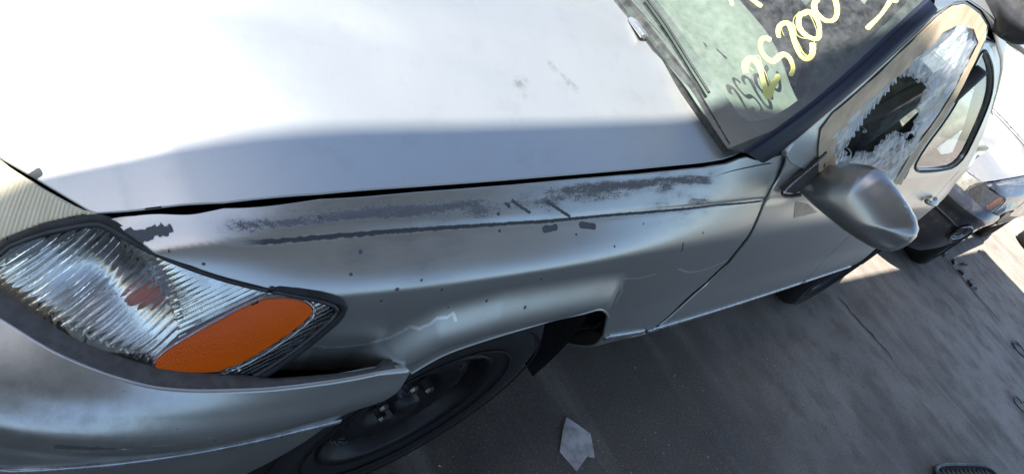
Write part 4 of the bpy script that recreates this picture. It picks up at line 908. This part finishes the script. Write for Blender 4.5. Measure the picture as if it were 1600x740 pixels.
# handwriting on the glass
def stroke(L, wdt, seed):
    q = resample(smoothline(L, 3), .003, False); P = wind(q)+np.array([-.0012, 0, .0009]); n = surf_normals(q, wind, (-1, 0, 1))
    T = np.gradient(P, axis=0); T /= np.linalg.norm(T, axis=1)[:, None]+1e-9; Sx = np.cross(n, T); m_ = len(P); V = []; al = []; ac = []
    ln = np.r_[0, np.cumsum(np.linalg.norm(np.diff(P, axis=0), axis=1))]
    wv = wdt*(1+.16*np.sin(ln*60+seed))*np.clip(np.minimum(ln, ln[-1]-ln)/.008+.6, 0, 1)
    nw = 7
    for i in range(m_):
        for j in range(nw): t = j/(nw-1); V.append(P[i]+Sx[i]*(t-.5)*wv[i]); al.append(ln[i]*8+seed*3.7); ac.append(t)
    F = [(i*nw+j, i*nw+j+1, (i+1)*nw+j+1, (i+1)*nw+j) for i in range(m_-1) for j in range(nw-1)]
    return mk('marker_stroke', V, F, M['marker'], ws, attrs={'along': al, 'across': ac})
for i, L in enumerate(D['strokes']): stroke(L, (.0145, .0145, .013, .0135, .013, .0135, .011, .009, .012, .013)[i], i*1.3)
rw = np.random.default_rng(21)
for i, L in enumerate(D['strokes'][:6]):
    for j in range(2):
        off_ = rw.normal(size=2)*.004; Lw = [(p[0]+off_[0]+rw.normal()*.002, p[1]+off_[1]+rw.normal()*.002) for p in L]; stroke(Lw, .0009+.0008*rw.random(), 40+i*5+j)
# ---- tape and torn film over the front window
GN = lambda s: (lambda q: green(q)+np.array([-.0, -s, s*.3]))
tp_o, tp_i = np.array(D['tape']), np.array(D['tape_in'])
tape_poly = P2(D['tape'])+P2(D['tape_in'])[::-1]
def tapefn(q):
    p = GN(.0030)(q); r = .0005*np.sin(q[:, 0]*37+q[:, 1]*61)+.0003*np.sin(q[:, 0]*97-q[:, 1]*44); p[:, 1] -= r; return p
tp = panel('masking_tape', tape_poly, tapefn, M['masking'], fdoor, res=.006, depth=.0006, lip=.0003); tag(tp, 'tan masking tape round the front door window')
rnd = np.random.default_rng(3); KX = rnd.normal(size=(14, 2))*np.array([34, 26]); KP = rnd.uniform(0, 6.28, 14)
def filmfn(q):
    p = GN(.0008)(q); w_ = np.zeros(len(q))
    for k_, ph in zip(KX, KP): w_ += np.sin(q @ k_+ph)**3
    p[:, 1] -= .0016*w_+.0012*np.sin(q[:, 0]*150+q[:, 1]*60+3*np.sin(q[:, 1]*40))*np.sin(q[:, 0]*47-q[:, 1]*90)+.004*np.exp(-polydist(q, list(hole_)+[hole_[0]])/.012)*np.sin(q[:, 0]*400+q[:, 1]*300); return p
hole_ = resample(P2(D['hole']), .011); hole_ = smoothline(hole_+rnd.normal(size=hole_.shape)*.0034, 2, True)
fl = panel('plastic_film', P2(D['film']), filmfn, M['film'], fdoor, res=.004, holes=[hole_], depth=0); tag(fl, 'torn clear plastic film over the front door window')
# curled shreds along the tear
for i in range(12):
    j = int(rnd.integers(0, len(hole_))); q0 = hole_[j]; c_ = hole_.mean(0); inw = (c_-q0)/(np.linalg.norm(c_-q0)+1e-6)
    if q0[1] > 1.06 and rnd.random() < .6: continue
    ln = rnd.uniform(.012, .04); tw = rnd.uniform(-1.5, 1.5); P = []
    for t in np.linspace(0, 1, 9):
        ang = tw*t*2.2; d_ = np.array([inw[0]*math.cos(ang)-inw[1]*math.sin(ang), inw[0]*math.sin(ang)+inw[1]*math.cos(ang)]); qq = q0+d_*ln*t
        P.append(GN(.001+.018*math.sin(t*2.4)*rnd.uniform(.7, 1.1))(qq[None])[0])
    P = smoothline(P, 1); V = []
    wv = rnd.uniform(.003, .011)
    for t, p in zip(np.linspace(0, 1, len(P)), P): a_ = t*tw*2; o_ = np.array([math.cos(a_), .5*math.sin(a_), math.sin(a_)])*wv*(1-.5*t); V += [p-o_, p+o_]
    mk('film_shred', V, [(2*k_, 2*k_+1, 2*k_+3, 2*k_+2) for k_ in range(len(P)-1)], M['film'], fl)
panel('tape_scrap', P2(D['tapebit']), lambda q: side(q, door_off(q)-.001), M['masking'], fdoor, res=.008, depth=.0006, lip=.0003)
# mirror mount, gasket
panel('mirror_sail', P2(D['sail']), GN(.003), simple('sail_plastic', (.06, .057, .055), .55), fdoor, res=.008, depth=.006, lip=.002)
gk = smoothline(P2(D['gasket']), 2); gp = GN(.004)(gk); gnn = surf_normals(gk, green, (0, -1, 0)); V, F = tube(gp, .0028, 8, gnn, .7); mk('sail_gasket', V, F, M['rubber'], fdoor)
gk2 = gk+np.array([.010, -.004]); V, F = tube(GN(.004)(gk2), .0024, 8, gnn, .7); mk('sail_gasket', V, F, M['strip'], fdoor)
# door handle on the rear door
hq = np.linspace(0, 1, 9); hp = door(np.stack([2.98+.13*hq, .772+.004*hq], 1))+np.stack([0*hq, -.028*np.sin(math.pi*np.clip(hq, .04, .96))**.4, 0*hq], 1); V, F = tube(hp, .011, 10, flat=.8); mk('door_handle', V, F, M['silver'], rdoor)
# ---- door mirror
mo = smoothline(P2(D['mirror']), 2, True)
def mirror_housing():
    q, F = mesh2d(mo, .0045); d = polydist(q, np.vstack([mo, mo[:1]]))
    # asymmetric dome: a ridge low on the shell, long slope above, short tuck below
    def dome(q):
        d = polydist(q, np.vstack([mo, mo[:1]])); 
        m0 = np.array(D['mirror']); low = np.vstack([m0[14:], m0[:1]]); upp = m0[:15]
        f_ = lambda d, r, p: np.sqrt(np.clip(1-np.clip(1-d/r, 0, 1)**p, 0, 1))
        a_ = f_(polydist(q, low), .050, 2.0); b_ = f_(polydist(q, upp), .115, 1.7)
        return .086*(a_**-5+b_**-5+1e-9)**(-1/5.) if False else .086/((np.maximum(a_, .02)**-6+np.maximum(b_, .02)**-6)**(1/6.))
    e = 5e-4; x = 1.665-dome(q)
    # lean: the shell sweeps back towards its tip
    x = x+.20*(.06-q[:, 0])*.45-.10*(q[:, 1]-.90)
    V = np.stack([x, q[:, 0], q[:, 1]], 1)
    fn_ = np.cross(V[F[:, 1]]-V[F[:, 0]], V[F[:, 2]]-V[F[:, 0]]); bad = fn_[:, 0] > 0; F[bad] = F[bad][:, ::-1]
    F = [tuple(f) for f in F]; ed = {}
    for f in F:
        for i in range(3): ed[(f[i], f[(i+1) % 3])] = 1
    B = [(a, b) for a, b in ed if (b, a) not in ed]; ids = {}; V = list(V); c = np.mean([V[a] for a, b in B], axis=0)
    for a, b in B:
        if a not in ids:
            ids[a] = len(V); p = V[a]; V.append(p+np.array([.022, 0, 0])+(c-p)*.015); V.append(p+np.array([.024, 0, 0])+(c-p)*.10); V.append(p+np.array([.012, 0, 0])+(c-p)*.13)
    for a, b in B:
        i, j = ids[a], ids[b]; F += [(b, a, i, j), (j, i, i+1, j+1), (j+1, i+1, i+2, j+2)]
    n0 = len(V); V.append(c+np.array([.012, 0, 0]))
    fm = [0]*len(F)
    for a, b in B: F.append((ids[b]+2, ids[a]+2, n0)); fm.append(1)
    return mk('side_mirror', V, F, None, car, mats=[M['silver_smooth'], M['chrome']], fm=fm)
M['silver_smooth'] = paint('mirror_paint', (.36, .36, .35), dirt=.2, metal=.8, rough=.30, coat=.3, coatr=.10)
sm = mirror_housing(); tag(sm, 'grey painted door mirror housing')
V, F = tube(smoothline([(1.625, .095, .868), (1.635, .06, .862), (1.645, .03, .868)], 2), .016, 14, flat=.8); mk('mirror_arm', V, F, M['black'], sm)
# ---- cabin
def dashf(u, v):
    y = .13+(2*YC-.26)*v; yl = (y-YC)/.77; x0 = 1.305-.10*(1-yl**2)+.015; x = x0+(1.70-x0)*u
    z = .926+.020*(1-yl**2)+.02*u+.048*np.exp(-((y-.47)/.20)**4)*sstep((u-.45)/.35)-.06*np.clip((u-.88)/.12, 0, 1)**2
    return np.stack([x, y, z], 1)
V, F = grid(40, 70, dashf); dsh = mk('dashboard', V, F, M['dash'], car)
V, F = grid(3, 40, lambda u, v: np.stack([1.70+.03*u, .13+1.43*v, .885-.35*u+.0*v], 1)); mk('dash_face', V, F, M['dark_trim'], dsh)
sc_ = Vector((1.86, .47, .90)); ax = Vector((.90, 0, .42)).normalized(); u1 = Vector((0, 1, 0)); u2 = ax.cross(u1)
P = [tuple(sc_+.185*(math.cos(t)*u1+math.sin(t)*u2)) for t in np.linspace(0, 2*math.pi, 61)]; V, F = tube(P, .0155, 10, caps=False); stw = mk('steering_wheel', V, F, M['dark_trim'], car)
V, F = ball(tuple(sc_), .07, (.5, 1, .9)); mk('wheel_hub', V, F, M['dark_trim'], stw)
for t in (.1, math.pi-.1, -1.57): V, F = tube([tuple(sc_), tuple(sc_+.18*(math.cos(t)*u1+math.sin(t)*u2))], .014, 8); mk('spoke', V, F, M['dark_trim'], stw)
for y in (.47, 1.22):
    V, F = box((2.22, y, .48), (.52, .50, .18), .05); st_ = mk('seat', V, F, M['fabric'], car)
    V, F = box((2.52, y, .80), (.15, .48, .62), .06, Matrix.Rotation(.28, 3, 'Y')); mk('backrest', V, F, M['fabric'], st_)
    V, F = box((2.63, y, 1.16), (.09, .26, .16), .04, Matrix.Rotation(.2, 3, 'Y')); mk('headrest', V, F, M['fabric'], st_)
V, F = box((3.0, YC, .50), (.5, 1.3, .18), .05); st_ = mk('rear_bench', V, F, M['fabric'], car); V, F = box((3.22, YC, .78), (.14, 1.3, .55), .05, Matrix.Rotation(.3, 3, 'Y')); mk('backrest', V, F, M['fabric'], st_)
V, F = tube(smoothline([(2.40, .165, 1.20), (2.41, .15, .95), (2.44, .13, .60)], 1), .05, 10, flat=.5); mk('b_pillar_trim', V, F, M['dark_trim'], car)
V, F = tube([(2.33, .19, 1.16), (2.16, .22, .90), (2.02, .26, .60)], .022, 6, flat=.12); mk('seat_belt', V, F, simple('belt_webbing', (.10, .095, .09), .8), car)
V, F = grid(12, 8, lambda u, v: np.stack([1.75+1.2*u, .26+1.17*v, np.full_like(u, 1.262)+.05*np.sin(math.pi*v)], 1)); mk('headlining', V, F, M['dash'], car)

# ======== the black car behind ========
bcar = thing('black_sedan', 'black sedan parked behind the silver car, sunlit hood and round lamp hole', 'car', (4.74, -.055, 0))
def clone(src, parent, remap, name=None):
    c = src.copy(); COL.objects.link(c); c.parent = parent; c.matrix_parent_inverse = Matrix.Identity(4)
    if name: c.name = name
    for i, s in enumerate(c.material_slots):
        mm = s.material
        if mm in remap: s.link = 'OBJECT'; s.material = remap[mm]
    for k_ in ('label',):
        if k_ in c: del c[k_]
    for ch in src.children:
        clone(ch, c, remap, ch.name.split('.')[0])
    return c
dark_yel = simple('hazed_headlamp', (.20, .19, .16), .25, coat=.4)
pale_sunlit = paint('sunlit_dusty_black', (.16, .16, .16), dirt=1.0, metal=0, rough=.30, coat=.6, coatr=.12)  # black paled for dust and for sunlit sky sheen painted into the colour
whitened = thin_glass('whitened_windscreen', (.8, .85, .82), haze=1.6, hazecol=(.55, .53, .5))  # pale haze painted on the glass so it whites out like sun glare
remap = {M['silver']: M['black_paint'], M['windscreen']: whitened, M['strip']: M['black'], M['ledge']: M['black'], M['silver_smooth']: M['black_paint'], M['yellowed']: dark_yel, M['lens']: simple('smoked_lens', (.03, .03, .03), .2), M['chrome']: M['housing'], M['amber']: simple('dull_amber', (.16, .05, .01), .4)}
for o in [c for c in car.children if c.name.split('.')[0] in ('front_fender', 'hood', 'front_bumper', 'headlamp', 'corner_lamp', 'front_wheel', 'seam_gutter', 'engine_bay_liner', 'front_inner_panel', 'wheel_housing', 'roof', 'roof_rail', 'a_pillar', 'windscreen', 'trunk_lid', 'rear_panel', 'rear_quarter', 'side_panel', 'fender', 'c_pillar', 'rear_wheel', 'floor_pan', 'scuttle_panel', 'firewall', 'dashboard')]:
    nm_ = o.name.split('.')[0]; clone(o, bcar, {**remap, M['silver']: pale_sunlit} if nm_ in ('hood', 'roof', 'trunk_lid') else remap, nm_)
def strip_marker(o):
    for ch in list(o.children):
        strip_marker(ch)
        if ch.name.startswith('marker_stroke'): bpy.data.objects.remove(ch)
for c in list(bcar.children): strip_marker(c)
panel('door_panel', [(1.47, .893), (3.17, .896), (3.19, .84), (3.15, .73), (3.07, .62), (2.99, .50), (2.945, .38), (2.93, .262), (1.46, .262), (1.46, .5)], door, M['black_paint'], None, res=.03, depth=.014)
o = bpy.data.objects['door_panel']; o.parent = bcar; o.matrix_parent_inverse = Matrix.Identity(4)
for nm, poly, hl_ in (('window_frame', fr_o, win), ('window_frame', P2(D['rframe']), rwin)):
    o = panel(nm, poly, green, M['black_paint'], None, res=.03, holes=[hl_], depth=.016); o.parent = bcar
    g_ = panel('window_glass', hl_, lambda q: green(q)+np.array([0, .008, 0]), M['glass'], None, res=.05, depth=0); g_.parent = bcar
# round lamp hole in its bumper corner, ring hanging loose
fq = np.array([[.30, .43]]); fp = Vector(bumper(fq)[0]); fnv = Vector(surf_normals(fq, bumper, (0, -1, 0))[0])
R_ = fnv.to_track_quat('Y', 'Z').to_matrix()
def placed(V): return [tuple(R_ @ Vector(v) + fp) for v in V]
def torus(r, rr, y, sq=1.0): return tube([(r*math.cos(t), y, r*sq*math.sin(t)) for t in np.linspace(0, 2*math.pi, 49)], rr, 8, caps=False)
V, F = lathe([(.0, -.03), (.042, -.028), (.056, .004), (.06, .006)], 40); o = mk('lamp_socket', placed(V), F, M['void'], None); o.parent = bcar
for r, rr, y, mm in ((.060, .007, .008, M['strip']), (.043, .004, .004, M['chrome']), (.028, .004, -.004, M['strip'])):
    V, F = torus(r, rr, y); o = mk('lamp_ring', placed(V), F, mm, None); o.parent = bcar
V, F = torus(.078, .006, .010, .85); o = mk('lamp_bezel', [tuple(Vector(v)+Vector((.006, -.004, -.012))) for v in placed(V)], F, M['black'], None); o.parent = bcar

# cracks in the slab
gc = np.random.default_rng(5)
for L in D['crack'][:2]:
    P = resample(L, .03, False); P = P+gc.normal(size=P.shape)*np.array([.010, .006]); wv = .002+.005*gc.random(len(P))*np.sin(np.linspace(0, math.pi, len(P)))
    T = np.gradient(P, axis=0); T /= np.linalg.norm(T, axis=1)[:, None]+1e-9; Nn = np.stack([-T[:, 1], T[:, 0]], 1); V = []
    for p, n_, w_ in zip(P, Nn, wv): V += [(p[0]-n_[0]*w_*1.6, p[1]-n_[1]*w_, .0035), (p[0]+n_[0]*w_*1.6, p[1]+n_[1]*w_, .0035)]
    mk('crack', V, [(2*i, 2*i+1, 2*i+3, 2*i+2) for i in range(len(P)-1)], simple('crack_dirt', (.025, .023, .02), .95) if 'crack_dirt' not in bpy.data.materials else bpy.data.materials['crack_dirt'], bpy.data.objects['ground'])
# ======== loose things ========
# detached black mirror lying on the silver car's roof
def roof_mirror():
    c0 = Vector((2.30, .228, 1.338)); 
    root = thing('loose_mirror', 'detached black door mirror lying on the roof edge', 'car mirror', tuple(c0))
    L = [(-.11, -.02), (-.115, .03), (-.10, .062), (-.04, .074), (.05, .066), (.105, .045), (.12, .0), (.105, -.045), (.04, -.062), (-.05, -.055)]
    mo2 = smoothline(L, 3, True); q, F = mesh2d(mo2, .006); d = polydist(q, np.vstack([mo2, mo2[:1]])); b = 1-np.clip(1-d/.045, 0, 1)**2.4; h = .055*np.sqrt(np.clip(b, 0, 1))
    R3 = Matrix.Rotation(math.radians(-62), 3, 'Z') @ Matrix.Rotation(math.radians(62), 3, 'X')
    V = np.stack([q[:, 0], q[:, 1], h], 1); V2 = np.stack([q[:, 0], q[:, 1], -.012-.0*h], 1); m_ = len(V)
    fn_ = np.cross(V[F[:, 1]]-V[F[:, 0]], V[F[:, 2]]-V[F[:, 0]]); bad = fn_[:, 2] < 0; F[bad] = F[bad][:, ::-1]; F = [tuple(f) for f in F]; ed = {}
    for f in F:
        for i in range(3): ed[(f[i], f[(i+1) % 3])] = 1
    B = [(a, b_) for a, b_ in ed if (b_, a) not in ed]; FF = F+[tuple(m_+i for i in f[::-1]) for f in F]+[(b_, a, m_+a, m_+b_) for a, b_ in B]
    tr = lambda V: [tuple(R3 @ Vector(v)+c0) for v in V]
    sh = mk('housing', tr(np.vstack([V, V2])), FF, simple('grey_black_mirror', (.05, .05, .052), .35, coat=.2), root)
    V, F = box((-.125, -.01, -.012), (.05, .045, .035), .008); ft = mk('mount', tr(V), F, M['black'], root)
    for k_ in range(3):
        V, F = lathe([(0, -.012), (.004, -.012), (.004, .012)], 8, (-.135+.012*k_, -.03, -.01)); mk('stud', tr(V), F, M['nut'], ft)
    for k_, P in enumerate(([(.01, .045), (.02, .03), (.03, .048)], [(.045, .05), (.05, .028)], [(.06, .048), (.075, .045), (.062, .034), (.078, .028)])):
        Pn = smoothline([(x, y, 0) for x, y in P], 1); dd = polydist(Pn[:, :2], np.vstack([mo2, mo2[:1]])); Pn[:, 2] = .055*np.sqrt(1-np.clip(1-dd/.045, 0, 1)**2.4)+.001
        V, F = tube(tr(Pn), .0022, 6); mk('paint_mark', V, F, simple('yellow_mark', (.75, .72, .25), .6) if k_ == 0 else bpy.data.materials['yellow_mark'], sh)
roof_mirror()
# torn card on the ground
pq = np.array(D['paper']); q, F = mesh2d(pq, .008)
z = .004+.006*sstep((q[:, 0]-q[:, 0].min())/.1)*(1+np.sin(q[:, 0]*60)*.3); V = np.stack([q[:, 0], q[:, 1], z], 1); m_ = len(V)
fn_ = np.cross(V[F[:, 1]]-V[F[:, 0]], V[F[:, 2]]-V[F[:, 0]]); bad = fn_[:, 2] < 0; F[bad] = F[bad][:, ::-1]; F = [tuple(f) for f in F]; ed = {}
for f in F:
    for i in range(3): ed[(f[i], f[(i+1) % 3])] = 1
B = [(a, b_) for a, b_ in ed if (b_, a) not in ed]
o = mk('torn_card', np.vstack([V, V-np.array([0, 0, .003])]), F+[tuple(m_+i for i in f[::-1]) for f in F]+[(b_, a, m_+a, m_+b_) for a, b_ in B], M['paper'], smooth=False)
tag(o, 'torn pale grey scrap of card lying on the dark ground', 'scrap')
# plastic grille lying on the ground
def grille():
    cx, cy = 3.66, -.955
    root = thing('loose_grille', 'black plastic diamond mesh grille piece lying on the ground', 'grille', (cx, cy, 0))
    R3 = Matrix.Rotation(math.radians(-19), 3, 'Z'); tr = lambda V: [tuple(R3 @ Vector(v)+Vector((cx, cy, .012))) for v in V]
    L, W = .62, .17
    P = [(L*.5*math.copysign(abs(math.cos(t))**.5, math.cos(t)), W*.5*math.copysign(abs(math.sin(t))**.5, math.sin(t)), .006) for t in np.linspace(0, 2*math.pi, 61)]
    V, F = tube(tr(P), .010, 8, caps=False); mk('surround', V, F, M['black'], root)
    for sg in (1, -1):
        for k_ in range(-9, 10):
            x0 = k_*.045; pts = []
            for t in np.linspace(-1, 1, 17):
                x = x0+sg*t*.06; y = t*W*.46
                if abs(x) < L*.47: pts.append((x, y, .004+.002*sg))
            if len(pts) > 3: V, F = tube(tr(pts), .003, 5); mk('bar', V, F, M['black'], root)
grille()
# black wire loops and dark scraps near the right edge
def wire(name, x, y, n, r, label, seed):
    g = np.random.default_rng(seed); t = np.linspace(0, 2*math.pi*n, 40*n); P = np.stack([x+(r+.2*r*np.sin(t*.37+seed))*np.cos(t)*1.5, y+(r+.15*r*np.cos(t*.53))*np.sin(t), .008+.006*np.abs(np.sin(t*1.3))], 1)
    V, F = tube(P, .0035, 6); o = mk(name, V, F, M['black']); tag(o, label, 'wire')
wire('wire_coil', 6.10, -.80, 2, .06, 'small coil of black wire on the ground near the right edge', 2)
wire('wire_coil', 5.15, -.98, 1, .05, 'single loop of black wire on the shaded ground below the coil', 5)
V, F = lathe([(.19, -.07), (.27, -.075), (.30, -.05), (.30, .05), (.27, .075), (.19, .07), (.19, -.07)], 48); V = [(9.75+x, -.42+z, .078+y) for x, y, z in V]; o = mk('discarded_tyre', V, F, M['tyre']); tag(o, 'dark tyre lying flat on the ground at the right edge', 'tyre')
# broken dark bits beside the black car
g = np.random.default_rng(11)
for i, (x, y) in enumerate(D['debris']):
    n_ = 7; ang = np.sort(g.uniform(0, 6.28, n_)); r = g.uniform(.02, .06, n_); pts = [(x+r[k_]*2.2*math.cos(ang[k_]), y+r[k_]*.6*math.sin(ang[k_])) for k_ in range(n_)]
    V = [(a, b, .004) for a, b in pts]+[(x+(a-x)*.7, y+(b-y)*.7, .012+.012*g.random()) for a, b in pts]; F = [tuple(range(n_, 2*n_))]+[(k_, (k_+1) % n_, n_+(k_+1) % n_, n_+k_) for k_ in range(n_)]
    o = mk('plastic_shard', V, F, M['black'], smooth=False); tag(o, ('black broken shard on the ground closest to the round lamp hole', 'black broken shard second along the trail from the black bumper', 'black broken shard midway along the trail of scraps', 'black broken shard next to last along the trail', 'black broken shard last in the trail, farthest from the black bumper', 'black broken shard at the black front wheel', 'black broken shard between the trail and the sunlit ground')[i], 'debris', 'black shards beside the black sedan')
# grit and crumbs
V = []; F = []
for i in range(1500):
    x, y = g.uniform(.9, 8.5), g.uniform(-2.2, .05)
    s = g.uniform(.0012, .0042)*(1+.6*(g.random() < .05)); n0 = len(V); a = g.uniform(0, 6.28)
    for dx, dy, dz in ((1, 0, 0), (-.5, .8, 0), (-.6, -.8, 0), (.1, .1, 1.1)): V.append((x+s*(dx*math.cos(a)-dy*math.sin(a)), y+s*(dx*math.sin(a)+dy*math.cos(a)), .001+s*dz))
    F += [(n0, n0+1, n0+3), (n0+1, n0+2, n0+3), (n0+2, n0, n0+3)]
o = mk('grit', V, F, simple('pale_grit', (.40, .38, .35), .8), smooth=False); tag(o, 'pale grit scattered over the concrete', 'grit', kind='stuff')
